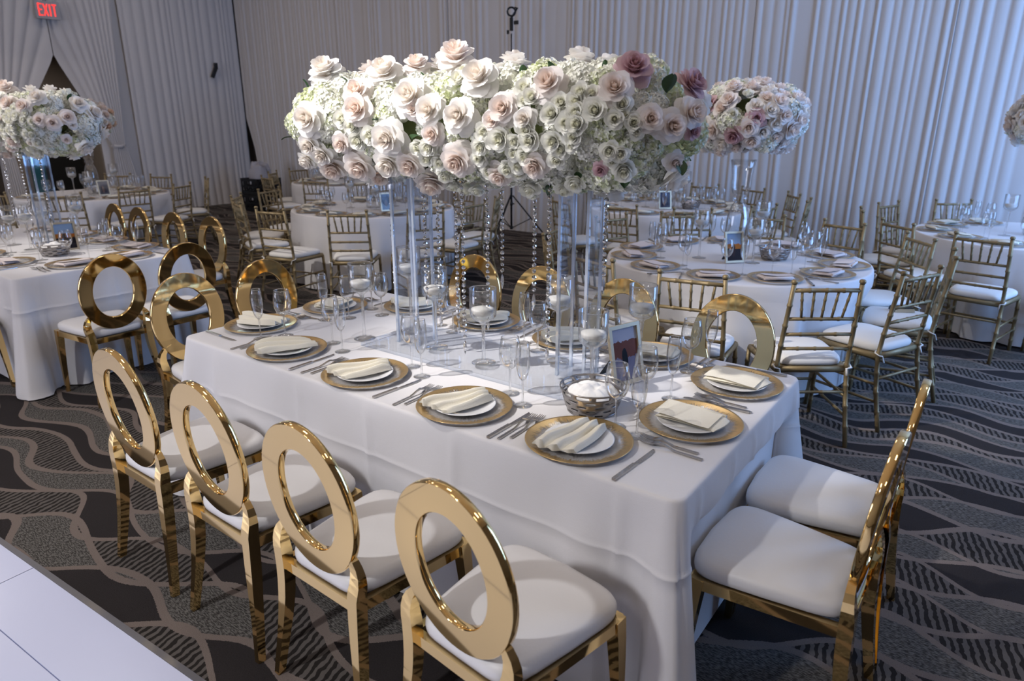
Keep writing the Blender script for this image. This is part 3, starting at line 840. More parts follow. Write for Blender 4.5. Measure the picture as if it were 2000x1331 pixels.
WINE = [('bowl', bowl_mesh(tube_glass(W_BOWL), 24, .0316, .2135)), ('stem', lathe_mesh(STEM, 10, 'stem', 'solid_glass')), ('foot', lathe_mesh(foot(.034), 22, 'foot', 'glass'))]
FLUTE = [('bowl', bowl_mesh(tube_glass(F_BOWL), 22, .0200, .2285)), ('stem', lathe_mesh(STEM, 10, 'stem', 'solid_glass')), ('foot', lathe_mesh(foot(.032), 20, 'foot', 'glass'))]
def joined(profs, name):
    mb = MB()
    for p, n in profs: mb.lathe(p, n)
    return done(mb, name, 'glass')
WINE1 = joined([(tube_glass(W_BOWL), 16), (STEM, 6), (foot(.034), 14)], 'wine_glass')
FLUTE1 = joined([(tube_glass(F_BOWL), 14), (STEM, 6), (foot(.032), 14)], 'champagne_flute')
CHARGER = lathe_mesh([(0, .004), (.085, .004), (.105, .006), (.135, .012), (.160, .0165), (.165, .0178), (.1655, .0168), (.160, .0140), (.135, .0090), (.105, .0030), (.085, .001), (0, .001)], 64, 'charger_plate', 'charger')
PLATE = lathe_mesh([(0, .0), (.055, .0), (.068, .003), (.100, .0125), (.108, .0145), (.1085, .0155), (.105, .0155), (.068, .0062), (.055, .004), (0, .004)], 48, 'dinner_plate', 'china')
def knife_mesh():
    mb = MB()
    mb.add([(-.006, -.115, .001), (.006, -.115, .001), (.0075, .0, .001), (-.0075, .0, .001), (-.006, -.115, .008), (.006, -.115, .008), (.0065, .0, .0065), (-.0065, .0, .0065)],
           [(3, 2, 1, 0), (4, 5, 6, 7), (0, 1, 5, 4), (1, 2, 6, 5), (2, 3, 7, 6), (3, 0, 4, 7)], False)
    o = [(-.0055, .0), (.0045, .0), (.0065, .008), (.009, .02), (.0095, .08), (.007, .105), (.0, .117), (-.0055, .119)]
    vs = [(x, y, .0012) for x, y in o] + [(x, y, .0034) for x, y in o]; n = len(o)
    mb.add(vs, [tuple(range(n - 1, -1, -1)), tuple(range(n, 2 * n))] + [(i, (i + 1) % n, n + (i + 1) % n, n + i) for i in range(n)], False)
    return mb
def fork_mesh(k=1.):
    mb = MB()
    def z(y): return .002 + (.014 * math.exp(-((y - .03) / .035) ** 2)) + (.010 * sstep(.06, .1, y) if y > .06 else 0)
    ys = [-.105, -.06, -.02, .0, .015, .03]; ws = [.0052, .005, .0042, .0032, .003, .0045]
    mb.sweep([(0, y * k, z(y) if y > -.02 else .0035) for y in ys], [(w_, .0022) for w_ in ws], 4, True, False, (0, 0, 1), True)
    hd = [(.03, .0045), (.038, .010), (.050, .0125), (.058, .0125)]
    vs = []
    for y, w_ in hd: vs += [(-w_, y * k, z(y) + .001), (w_, y * k, z(y) + .001), (-w_, y * k, z(y) - .001), (w_, y * k, z(y) - .001)]
    fs = []
    for j in range(3):
        b = j * 4; fs += [(b, b + 1, b + 5, b + 4), (b + 2, b + 6, b + 7, b + 3), (b, b + 4, b + 6, b + 2), (b + 1, b + 3, b + 7, b + 5)]
    mb.add(vs, fs, False)
    for x in (-.0105, -.0035, .0035, .0105):
        mb.sweep([(x, .057 * k, z(.057)), (x, .08 * k, z(.08)), (x * .95, .102 * k, z(.1))], [(.0018, .0012), (.0017, .0011), (.0009, .0008)], 4, True, False, (0, 0, 1), True)
    return mb
KNIFE = done(knife_mesh(), 'table_knife', 'steel'); FORK = done(fork_mesh(), 'dinner_fork', 'steel'); FORK2 = done(fork_mesh(.9), 'salad_fork', 'steel')
def napkin_pleated(seed):
    """three soft pleats lying over one another, the lower end fanned"""
    R = random.Random(seed); nu, nv = 42, 12; ph = R.uniform(0, 6)
    def prof(u):       # across the pleats: saw-tooth steps
        k = u * 3; i = min(int(k), 2); f = k - i
        return .005 + .020 * (math.sin(min(f * 1.2, 1) * PI * .5)) * (1 - .92 * sstep(.84, 1, f)) + .003 * (2 - i)
    def top(u, v):
        w_ = .138 - .030 * v; x = (u - .5) * w_ - .012 + .012 * math.sin(v * 3 + ph) * v + .02 * (v - .5)
        y = (v - .5) * (.212 + .03 * math.sin(u * 3.1 + ph)) + .006 * math.sin(u * 20)
        z = prof(u) * (1 + .25 * math.sin(v * 4 + u * 3 + ph)) - .010 * max(0, abs(v - .5) - .36) * 7
        return (x, y, max(z, .0015))
    mb = MB(); mb.grid(top, nu, nv)
    mb.grid(lambda u, v: (lambda q: (q[0], q[1], .0))(top(1 - u, v)), nu, 1)
    for uu in (0, 1): mb.grid(lambda u, v: (lambda q: (q[0], q[1], q[2] * v))(top(uu, u)), nv, 1)
    for vv in (0, 1): mb.grid(lambda u, v: (lambda q: (q[0], q[1], q[2] * v))(top(u, vv)), nu, 1)
    return mb
def napkin_flat(seed, L_=.20, W_=.115):
    R = random.Random(seed); ph = R.uniform(0, 6); nu, nv = 16, 12
    def edge(t): return min(1, math.sin(PI * min(max(t, 0), 1)) * 3.2) ** .5
    def top(u, v):
        # folded over: thick roll along one long edge, tapering to the other, one corner turned back
        h = (.020 - .010 * v + .003 * math.sin(u * 6 + ph)) * edge(u * .98 + .01) * edge(v * .96 + .02)
        return ((u - .5) * L_ + .008 * math.sin(v * 3 + ph), (v - .5) * (W_ + .016 * math.sin(u * 3 + ph)), max(h, .0008))
    mb = MB(); mb.grid(top, nu, nv); mb.grid(lambda u, v: (lambda q: (q[0], q[1], 0))(top(1 - u, v)), 4, 4)
    mb.sweep([(-L_ * .5 + .01, -W_ * .48, .010), (0, -W_ * .5, .012), (L_ * .5 - .01, -W_ * .48, .010)], [(.007, .009)] * 3, 8)
    mb.grid(lambda u, v: ((u - .5) * L_ * .96 + .012, (v - .5) * W_ * .9 + .01, .024 - .010 * v + .003 * math.sin(u * 5 + ph)), 8, 5)
    return mb
NAPA = [done(napkin_pleated(i), 'folded_napkin', 'napkin') for i in (1, 2, 3, 4)]
NAPB = [done(napkin_flat(i), 'folded_napkin', 'napkin') for i in (5, 6)]
NAPC = [done(napkin_flat(i, .19, .12), 'folded_napkin', 'napkin_pink') for i in (7, 8, 9)]
rnd = random.Random(11)
def setting(cx, cy, rz, z, words, nap, nap_rz, cat_group, full=True, wine=None, flute=None, cutlery=True, plate=True):
    """one place setting; local +y looks across the table, words tell which place it is"""
    def at(x, y): a, b = rot2(x, y, rz); return (cx + a, cy + b, z)
    def put(name, me, lab, cat, x, y, dz=0, r=0, grp=None):
        q = at(x, y); return tag(obj(name, me, None, None, (q[0], q[1], z + dz), (0, 0, rz + r)), lab, cat, grp + cat_group)
    put('charger_plate', CHARGER, 'gold-rimmed glass charger, ' + words, 'charger', 0, 0, .0006, rnd.uniform(0, 6), 'gold-rimmed chargers ')
    h = .0046
    if plate: put('dinner_plate', PLATE, 'round white plate, ' + words, 'plate', 0, .0, h + .0006, 0, 'white plates '); h = .0092
    lift = .0135 if plate else .012
    put('folded_napkin', nap, 'folded cloth napkin, ' + words, 'napkin', 0, -.005, .0222 if plate else .0118, nap_rz, 'folded napkins ')
    j = lambda s: rnd.uniform(-s, s)
    if cutlery is True:
        put('table_knife', KNIFE, 'steel knife, ' + words, 'knife', .205 + j(.008), -.02 + j(.01), 0, j(.06), 'steel knives ')
        put('dinner_fork', FORK, 'steel outer fork, ' + words, 'fork', -.216 + j(.002), -.02 + j(.01), 0, j(.04), 'outer forks ')
        put('salad_fork', FORK2, 'steel inner fork, ' + words, 'fork', -.187 + j(.002), -.015 + j(.012), 0, j(.04), 'inner forks ')
    elif cutlery:
        if cutlery[0]: put('table_knife', KNIFE, 'steel knife, ' + words, 'knife', .182, -.075, 0, -.22, 'steel knives ')
        if cutlery[1]: put('dinner_fork', FORK, 'steel fork, ' + words, 'fork', -.186, -.07, 0, .16, 'forks ')
    for nm, lab, pos, kits, one in (('wine_glass', 'clear stemmed wine glass, ', wine or at(.05 + j(.015), .19 + j(.012)), WINE, WINE1),
                                   ('champagne_flute', 'slim clear champagne flute, ', flute or at(.15 + j(.015), .14 + j(.012)), FLUTE, FLUTE1)):
        q = (pos[0], pos[1], z + .0005)
        if full: kit(nm, lab + words, 'glass', nm.replace('_', ' ') + 's ' + cat_group, q, 0, kits)
        else: tag(obj(nm, one, None, None, q), lab + words, 'glass', nm.replace('_', ' ') + 's ' + cat_group)

# ---- front table: twelve places read off the photograph
FRONT = [
 (-2.826, 1.805, -PI / 2, 'near place at left end of front table', 0, .45, (-2.607, 1.782), (-2.657, 1.688)),
 (-2.412, 1.650, 0, 'first from left on near side of front table', 1, -.38, (-2.344, 1.837), (-2.22, 1.787)),
 (-1.919, 1.644, 0, 'second from left on near side of front table', 2, -.36, (-1.848, 1.827), (-1.74, 1.77)),
 (-1.411, 1.635, 0, 'third from left on near side of front table', 3, -.30, (-1.365, 1.835), (-1.266, 1.775)),
 (-.958, 1.639, 0, 'rightmost on near side of front table', 0, .02, (-.925, 1.81), (-.839, 1.79)),
 (-.738, 1.972, PI / 2, 'near place at right end of front table', 'b0', 1.5, (-.925, 2.017), (-.877, 2.131)),
 (-.735, 2.396, PI / 2, 'far place at right end of front table', 'b1', 1.5, (-.935, 2.43), (-.90, 2.545)),
 (-1.124, 2.504, PI, 'rightmost on far side of front table', 'b1', .2, (-1.21, 2.295), (-1.325, 2.355)),
 (-1.517, 2.480, PI, 'third from left on far side of front table', 1, 2.6, (-1.555, 2.288), (-1.663, 2.34)),
 (-1.998, 2.490, PI, 'second from left on far side of front table', 2, 2.4, (-2.026, 2.28), (-2.146, 2.327)),
 (-2.470, 2.490, PI, 'leftmost on far side of front table', 3, 2.5, (-2.507, 2.285), (-2.636, 2.337)),
 (-2.803, 2.234, -PI / 2, 'far place at left end of front table', 'b0', .3, (-2.598, 2.149), (-2.671, 2.059)),
]
for x, y, rz, words, nk, nr, wn, fl in FRONT:
    nap = NAPA[nk] if isinstance(nk, int) else NAPB[int(nk[1])]
    setting(x, y, rz, ZT, words, nap, nr, 'on the front table', True, wn, fl)
# ---- left long table
LEFT = [(-7.05, 1.65, 0, 'leftmost on near side of left table'), (-6.55, 1.65, 0, 'third from right on near side of left table'), (-6.05, 1.65, 0, 'second from right on near side of left table'), (-5.54, 1.66, 0, 'rightmost on near side of left table'),
        (-5.13, 1.91, PI / 2, 'near place at right end of left table'), (-5.13, 2.27, PI / 2, 'far place at right end of left table'),
        (-5.46, 2.49, PI, 'rightmost on far side of left table'), (-5.96, 2.49, PI, 'second from right on far side of left table'),
        (-6.46, 2.49, PI, 'third from right on far side of left table'), (-6.98, 2.49, PI, 'leftmost on far side of left table')]
for i, (x, y, rz, words) in enumerate(LEFT):
    setting(x, y, rz, ZT, words, NAPC[i % 3], rnd.uniform(-.3, .3), 'on the left long table', False, plate=False)
# ---- round tables
ANG = {'R': [-177, -147, -116, -81, -51, -18, 11, 41, 76, 113, 147], 'M': [-166, -137, -109, -80, -51, -23, 5, 34, 63, 91, 119, 148],
       'LB': [-36, -4, 26, 58, 90, 122, 154, -70, -104], 'BC': [-118, -86, -56, -24, 6, 35, 64, 93, 122, 152, -150], 'FR': [-104, -134, -166, 158, 124, -74], 'BL': [-148, 179, -118, -88, -58, -26, 4, 38, 80, 120, 150]}
for key, (cx, cy, ph, _) in ROUND.items():
    items = []
    for a in ANG[key]:
        a = math.radians(a); items.append((cx + .715 * math.cos(a), cy + .715 * math.sin(a), a + PI / 2))
    angs = sorted(a % 360 for a in ANG[key])
    def gap(rz, sg):                      # free angle to the neighbour on the knife (+) or fork (-) side
        a = math.degrees(rz - PI / 2) % 360
        return min((sg * (b - a)) % 360 for b in angs if abs(b - a) > .5)
    near, far = split_near_far(cx, cy, items)
    for lst, side in ((near, 'near side'), (far, 'far side')):
        for i, ((x, y, rz), words) in enumerate(order_words(lst, side)):
            nap = NAPC[i % 3] if key == 'R' else NAPB[i % 2]
            setting(x, y, rz, ZT, words + ' of ' + ph, nap, rnd.uniform(-.35, .35), 'on the ' + ph, False, plate=key != 'R', cutlery=key == 'R' and (gap(rz, 1) > 32, gap(rz, -1) > 32))

# ================================================================== candle holders with floating candles
def holder_meshes(h):
    b = h - .125                                       # bottom of the bowl
    bowl = tube_glass([(.010, b - .018), (.020, b - .008), (.040, b + .003), (.051, b + .016), (.0535, b + .04), (.0535, h)], .0018)
    return [('bowl', bowl_mesh(bowl, 30, .0528, h, .0016)), ('stem', lathe_mesh([(.0085, .012), (.0065, .05), (.0065, b - .06), (.010, b - .016)], 12, 'stem', 'solid_glass')),
            ('foot', lathe_mesh([(0, .0005), (.048, .0005), (.048, .003), (.03, .006), (.012, .010), (.0085, .014), (0, .014)], 28, 'foot', 'glass')),
            ('water', lathe_mesh([(0, b - .002), (.030, b + .001), (.042, b + .008), (.0475, b + .0150), (0, b + .0150)], 24, 'water', 'water'))], b
CANDLE = done(MB().lathe([(0, .0), (.028, .0), (.040, .010), (.0460, .024), (.0450, .029), (.030, .033), (.012, .0365), (0, .037)], 28), 'candle_body', 'wax')
WICK = done(MB().sweep([(0, 0, .035), (.001, 0, .043), (.002, .001, .049)], .0012, 5), 'wick', 'wick')
HOLD = {h: holder_meshes(h) for h in (.305, .345, .385)}
def candle(x, y, z, h, where):
    parts, b = HOLD[h]
    kit('candle_holder', 'tall stemmed glass candle holder ' + where, 'candle holder', 'stemmed glass candle holders', (x, y, z), 0, parts)
    c = thing('floating_candle', 'white floating candle in holder ' + where, 'candle', 'white floating candles', (x + rnd.uniform(-.003, .003), y + rnd.uniform(-.003, .003), z + b + .0165))
    obj('candle_body', CANDLE, None, c); obj('wick', WICK, None, c)
ZP = ZT + .0165
for x, y, z, h, wh in ((-2.285, 1.97, ZT, .345, 'left of the acrylic platform, front table'), (-2.165, 2.15, ZP, .385, 'behind the left acrylic column, front table'),
                       (-1.90, 2.03, ZP, .345, 'just right of the left acrylic column, front table'), (-1.618, 1.999, ZP, .305, 'in the middle between the two acrylic columns'),
                       (-1.387, 2.19, ZP, .345, 'just left of the right acrylic column, front table'), (-1.14, 2.025, ZT, .305, 'right of the right acrylic column, nearer of two'),
                       (-1.10, 2.33, ZT, .345, 'right of the right acrylic column, farther of two')):
    candle(x, y, z, h, wh)
for x, y, h, wh in ((-6.03, 1.98, .345, 'on left table, in front of the acrylic column'), (-5.93, 2.30, .385, 'on left table, behind the photo frame'), (-6.14, 2.13, .345, 'on left table, just left of the acrylic column'), (-6.36, 1.98, .305, 'on left table, at the left edge of the photo')):
    candle(x, y, ZT, h, wh)
for k, (cx, cy, ph, _) in ROUND.items():
    for i, (dx, dy, h) in enumerate(((-.20, -.16, .345), (.17, -.12, .305), (.10, .24, .385))):
        candle(cx + dx, cy + dy, ZT, h, ('left of', 'right of', 'behind')[i] + ' the vase on ' + ph)

# ================================================================== acrylic platform, columns, crystal strands
def platform(cx, cy, hx, hy, label):
    p = thing('acrylic_platform', label, 'platform', 'clear acrylic platforms', (cx, cy, ZT + .0005))
    obj('sheet', MB().box((0, 0, .0075), (2 * hx, 2 * hy, .015)), 'acrylic', p)
    for s, a, b, d in (('x', 0, -hy, (2 * hx, .004, .0152)), ('x', 0, hy, (2 * hx, .004, .0152)), ('y', -hx, 0, (.004, 2 * hy - .004, .0152)), ('y', hx, 0, (.004, 2 * hy - .004, .0152))):
        obj('polished_edge', MB().box((a, b, .0076), d), 'acrylic', p)
platform(-1.705, 2.075, .515, .185, 'clear low acrylic platform in the middle of front table')
def column(x, y, h, label, z=None):
    c = thing('acrylic_column', label, 'column', 'square clear acrylic columns', (x, y, (ZP if z is None else z) + .0005), math.radians(4))
    w_ = .056
    for a in range(4):
        R = Matrix.Rotation(a * PI / 2, 3, 'Z')
        q = R @ Vector((w_, 0, 0)); obj('side_panel', MB().box((q.x, q.y, h / 2), (.005, 2 * w_ - .012, h), R), 'acrylic', c)
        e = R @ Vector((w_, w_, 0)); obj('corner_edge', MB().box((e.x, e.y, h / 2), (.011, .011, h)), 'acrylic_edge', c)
    obj('base_plate', MB().box((0, 0, .003), (.13, .13, .006)), 'acrylic', c)
    obj('cap_plate', MB().box((0, 0, h - .003), (.13, .13, .006)), 'acrylic', c)
column(-2.035, 2.05, .74, 'square clear acrylic column under left half of front flowers')
column(-1.255, 2.115, .74, 'square clear acrylic column under right half of front flowers')
column(-5.90, 2.09, .74, 'square clear acrylic column on the left long table', ZT)
def bead_mesh(r=.0085):
    return done(MB().lathe([(0, -r * .62), (r * .55, -r * .55), (r, 0), (r * .55, r * .55), (0, r * .62)], 8, (0, 0, 0), False), 'bead', 'crystal')
BEAD = bead_mesh(); bm = BEAD
for v in BEAD.vertices: v.co = (v.co.x, v.co.z, v.co.y)          # facets face sideways: flat coin-like octagons
DROP = done(MB().lathe([(0, 0), (.0055, -.012), (.0075, -.030), (.006, -.044), (0, -.062)], 6, (0, 0, 0), False), 'pendant_drop', 'crystal')
def strand(x, y, z1, z0, label, grp, rz=0.):
    t = thing('crystal_strand', label, 'crystal strand', grp, (x, y, z0)); L_ = z1 - z0
    step = .0232; n = int((L_ - .068) / step)
    obj('pendant_drop', DROP, None, t, (0, 0, .064))
    obj('wire', MB().sweep([(0, 0, .06), (0, 0, L_)], .0007, 4), 'steel', t)
    for i in range(n): obj('bead', BEAD, None, t, (0, 0, .078 + i * step), (0, 0, rz + rnd.uniform(-.5, .5)))
GS = 'crystal strands under the front flowers'
for x, y, z0, lb in ((-2.19, 2.085, .885, 'hanging crystal strand just left of the left acrylic column'), (-1.90, 1.985, .965, 'hanging crystal strand along right side of left column'),
                     (-1.86, 2.02, .875, 'first hanging crystal strand right of the left column'), (-1.80, 2.06, .845, 'second hanging crystal strand right of the left column'),
                     (-1.685, 1.965, .805, 'third hanging crystal strand, reaching lowest, middle of front table'), (-1.61, 2.02, .905, 'fourth hanging crystal strand right of the left column'),
                     (-1.60, 2.10, 1.06, 'short crystal strand ending above the middle far charger'), (-1.41, 2.045, 1.02, 'hanging crystal strand second to the left of right column'),
                     (-1.33, 2.02, .835, 'long crystal strand close to left of the right column'), (-1.13, 2.065, 1.112, 'hanging crystal strand just right of the right column')):
    strand(x, y, 1.52, z0, lb, GS, TH)
for i, (x, y, z0) in enumerate(((-6.05, 1.93, .98), (-5.80, 1.95, .93), (-5.70, 2.04, .96), (-6.25, 2.0, .9), (-6.4, 1.95, .93))):
    strand(x, y, 1.52, z0, ('hanging crystal strand over left table, ' + ('left of its column', 'in front of its column', 'right of its column', 'second left of its column', 'leftmost in the photo')[i]), 'crystal strands over the left table', TH)

# ================================================================== bread baskets, photo frames
def basket_mesh():
    mb = MB(); n, rows = 60, 16; H_ = .085
    def pt(i, j):
        a = 2 * PI * i / n; t = j / rows; r = .083 + .027 * t ** .8; return (r * math.cos(a), r * math.sin(a), .004 + H_ * t)
    vs = [pt(i, j) for j in range(rows + 1) for i in range(n)]; fs = []
    for j in range(rows):
        band = j // 3
        for i in range(n):
            hole = (j % 3 == 1 and j < 12 and (i + band * 3) % 6 < 3) or (j in (13, 14) and i % 6 < 4)
            if hole: continue
            fs.append((j * n + i, j * n + (i + 1) % n, (j + 1) * n + (i + 1) % n, (j + 1) * n + i))
    mb.add(vs, fs); return mb
BASKET = done(basket_mesh(), 'slotted_wall', 'basket'); B_RIM = done(MB().lathe([(.1085, .086), (.1115, .086), (.1115, .0905), (.1085, .0905)], 48, close=True), 'rim', 'basket')
B_BASE = done(MB().lathe([(0, .001), (.082, .001), (.085, .004), (.083, .006), (0, .006)], 40), 'base', 'basket')
def linen_lump(seed):
    def fn(u, v):
        a = u * 2 * PI; r = v; x, y = .092 * r * math.cos(a), .092 * r * math.sin(a)
        k = noise.noise(Vector((x * 22, y * 22, seed))) + .5 * noise.noise(Vector((x * 50, y * 50, seed + 3)))
        return (x, y, .055 + .035 * (1 - r ** 3) + .018 * k)
    mb = MB().grid(fn, 40, 12, True); mb.grid(lambda u, v: (.092 * (1 - .25 * v) * math.cos(u * 2 * PI), .092 * (1 - .25 * v) * math.sin(u * 2 * PI), .055 * (1 - v) + .014 * v), 40, 3, True)
    return mb
LUMP = done(linen_lump(1), 'bread_napkin', 'linen'); LUMP2 = done(linen_lump(5), 'bread_napkin', 'napkin_pink')
def basket(x, y, where, pink=False):
    t = kit('bread_basket', 'slotted metal bread basket ' + where, 'basket', 'metal bread baskets', (x, y, ZT), rnd.uniform(0, 1), [('slotted_wall', BASKET), ('rim', B_RIM), ('base', B_BASE)])
    for o in t.children:
        if o.name.startswith('slotted'): o.modifiers.new('s', 'SOLIDIFY').thickness = .0018
    tag(obj('bread_napkin', LUMP2 if pink else LUMP, None, None, (x, y, ZT + .0005), (0, 0, rnd.uniform(0, 6))), 'crumpled napkin inside the metal basket ' + where, 'napkin', 'napkins in bread baskets')
def photo_frame(x, y, rz, ph, where, tall=1., s=1.):
    t = thing('photo_frame', 'gold-edged photo frame ' + where, 'photo frame', 'gold-edged table photo frames', (x, y, ZT), rz)
    R = Matrix.Rotation(-.22, 3, 'X'); w_, h = .058 * s, .082 * s * tall
    def bx(c, d): 
        q = R @ Vector(c); return MB().box((q.x, q.y, q.z + h + .012), d, R)
    for sx in (-1, 1): obj('side_bar', bx((sx * w_, 0, 0), (.014, .014, 2 * h + .014)), 'frame_gold', t)
    for sz in (-1, 1): obj('end_bar', bx((0, 0, sz * h), (2 * w_ - .014, .014, .014)), 'frame_gold', t)
    q = R @ Vector((0, .002, 0))
    o = obj('photo_print', MB().box((0, 0, 0), (2 * w_ - .012, .003, 2 * h - .012)), ph, t, (q.x, q.y, q.z + h + .012), (-.22, 0, 0))
    obj('backing', bx((0, .007, 0), (2 * w_ - .004, .004, 2 * h - .004)), 'black', t)
    obj('easel_leg', MB().box((0, .075, .062), (.035, .004, .14), Matrix.Rotation(.62, 3, 'X')), 'black', t)
basket(-1.055, 1.885, 'with white napkin on front table')
photo_frame(-1.08, 2.17, PI / 2 - .3, 'photo_a', 'of a couple beside the basket, front table', 1.05, 1.22)
basket(-5.62, 1.99, 'on the left long table'); photo_frame(-5.74, 2.12, 1.32, 'photo_b', 'with an orange sunset print, left long table', 1, 1.2)
for k, dx, dy, fx_, fy, fr, ph_ in (('R', .25, .10, .06, -.20, .88, 'photo_b'), ('BC', .28, -.02, .06, -.22, .75, 'photo_c'), ('LB', -.2, .15, .33, -.02, 1.45, 'photo_c'), ('M', -.15, .33, .38, -.16, 1.2, 'photo_c'), ('FR', .3, .3, .35, -.1, .3, 'photo_c')):
    cx, cy, ph, _ = ROUND[k]
    basket(cx + dx, cy + dy, 'on the ' + ph, k in ('R', 'BC')); photo_frame(cx + fx_, cy + fy, fr, ph_, 'on the ' + ph, 1.1 if k == 'R' else 1., 1.1)

# ================================================================== flowers
def rose_mesh(seed, n=30, wide=1., spread=1., fmax=.96):
    """spiral of cupped petals: tight upright heart, outer petals opening and rolling back at a pointed tip"""
    R = random.Random(seed); mb = MB(); nu, nv = 5, 5
    for i in range(n):
        f = fmax * i / (n - 1); th0 = i * 2.39996 + R.uniform(-.3, .3)
        tau = math.radians(16 + 32 * f ** .8)                                   # first the petal leans out of the base
        bend = math.radians(-33 + (3 + 96 * spread) * f ** 1.5 + R.uniform(-7, 7))     # then cups in (heart) or opens (outside)
        roll = math.radians(4 + 62 * spread * f * f + R.uniform(-8, 14) * f)                 # edge rolls back
        L_ = (.60 + .36 * f) * R.uniform(.94, 1.06); r0 = .015 + .05 * f; z0 = .10 - .34 * f ** 1.2; al = (1.5 - .62 * f) * wide
        pt = R.uniform(.02, .16) * f
        pr = [(r0, z0)]; r, z = r0, z0
        for k in range(16):
            v = (k + .5) / 16; fi = tau + bend * sstep(.05, .6, v) + roll * sstep(.62, 1, v)
            r += L_ / 16 * math.sin(fi); z += L_ / 16 * math.cos(fi); pr.append((max(r, .015), z))
        def prof(v):
            q = min(max(v, 0), 1) * 16; k = min(int(q), 15); t = q - k
            return pr[k][0] * (1 - t) + pr[k + 1][0] * t, pr[k][1] * (1 - t) + pr[k + 1][1] * t
        def fn(u, v):
            uu = 2 * u - 1; vv = v * (1 - (.20 + pt) * abs(uu) ** 1.6 * v)
            r, z = prof(vv); a = th0 + uu * al * (.45 + .55 * math.sin(PI * min(.18 + .60 * v, 1)))
            r *= 1 + .05 * f * v * math.sin(uu * 4 + i); z += .035 * f * v * math.sin(uu * 3.5 + i * 1.7)
            return (r * math.cos(a), r * math.sin(a), z)
        mb.grid(fn, nu, nv)
    mb.lathe([(.08, .18), (.10, .36), (.07, .52), (.03, .58), (.001, .59)], 9)
    mr = sorted(math.hypot(x, y) for x, y, z in mb.v)[int(len(mb.v) * .97)]; mb.v = [(x / mr, y / mr, z / mr) for x, y, z in mb.v]
    return mb
def hydrangea_mesh(seed, n=120):
    R = random.Random(seed); vs = []; fs = []
    for i in range(n):
        z = 1 - 1.75 * (i + .5) / n; a = i * 2.39996; s_ = math.sqrt(max(0, 1 - z * z)); d = Vector((s_ * math.cos(a), s_ * math.sin(a), z)); d *= R.uniform(.84, 1.0)
        nn = (d.normalized() + Vector((R.uniform(-.4, .4), R.uniform(-.4, .4), R.uniform(-.4, .4)))).normalized()
        t1 = nn.orthogonal().normalized(); t2 = nn.cross(t1); w0 = R.uniform(0, 6.28); sz = R.uniform(.20, .27)
        for k in range(4):
            b = w0 + k * PI / 2; e1 = t1 * math.cos(b) + t2 * math.sin(b); e2 = t1 * -math.sin(b) + t2 * math.cos(b)
            cu = R.uniform(.03, .12); o = len(vs)
            vs += [d, d + e1 * sz * .45 + e2 * sz * .48 + nn * cu, d + e1 * sz * .88 + e2 * sz * .34 + nn * cu * .6, d + e1 * sz * 1.02 + nn * cu * .2, d + e1 * sz * .88 - e2 * sz * .34 + nn * cu * .6, d + e1 * sz * .45 - e2 * sz * .48 + nn * cu]
            fs += [(o, o + 3, o + 2, o + 1), (o, o + 5, o + 4, o + 3)]
    mb = MB().add(vs, fs, False)
    return mb.lathe([(.001, -.70), (.5, -.5), (.72, 0), (.55, .48), (.001, .74)], 12)
ROSE = [rose_mesh(i).mesh('rose') for i in (1, 2, 3, 4)]
BUD = [rose_mesh(10 + i, 26, 1.2, .6, .74).mesh('spray_rose') for i in range(3)]
HYD = [hydrangea_mesh(i).mesh('hydrangea') for i in (1, 2, 3)]
RM = {}
for k in 'WBMP':
    for i, me in enumerate(ROSE):
        m2 = me.copy(); m2.materials.append(M['rose_' + k]); RM[k, i] = m2
for me in BUD: me.materials.append(M['rose_S'])
for me in HYD: me.materials.append(M['hydrangea'])
def leaf_mesh():
    def fn(u, v):
        w_ = .36 * math.sin(PI * min(v * .93 + .04, 1)) ** .8; x = (2 * u - 1) * w_
        return (x, v, .10 * abs(2 * u - 1) + .18 * math.sin(v * 2.4) - .1 * v)
    return done(MB().grid(fn, 4, 6), 'leaf', 'leaf')
LEAF = leaf_mesh(); STEMM = done(MB().sweep([(0, 0, 0), (.03, 0, -.5), (0, 0, -1)], .045, 5), 'stem', 'stem')
def aim(n, spin=0):
    return (Vector(n).to_track_quat('Z', 'Y') @ Matrix.Rotation(spin, 3, 'Z').to_quaternion()).to_euler()
PART = {'W': 'white_rose', 'B': 'blush_rose', 'M': 'mauve_rose', 'P': 'peach_rose', 'S': 'spray_rose', 'H': 'hydrangea'}
def bloom(t, R, k, p, n, r):
    if k == 'H': me = R.choice(HYD)
    elif k == 'S': me = R.choice(BUD)
    else: me = RM[k, R.randrange(4)]
    if k not in 'HS': p = [p[i] + n[i] * (.012) for i in range(3)]
    o = obj(PART[k], me, None, t, p, aim(n, R.uniform(0, 6.28)), r)
    return o
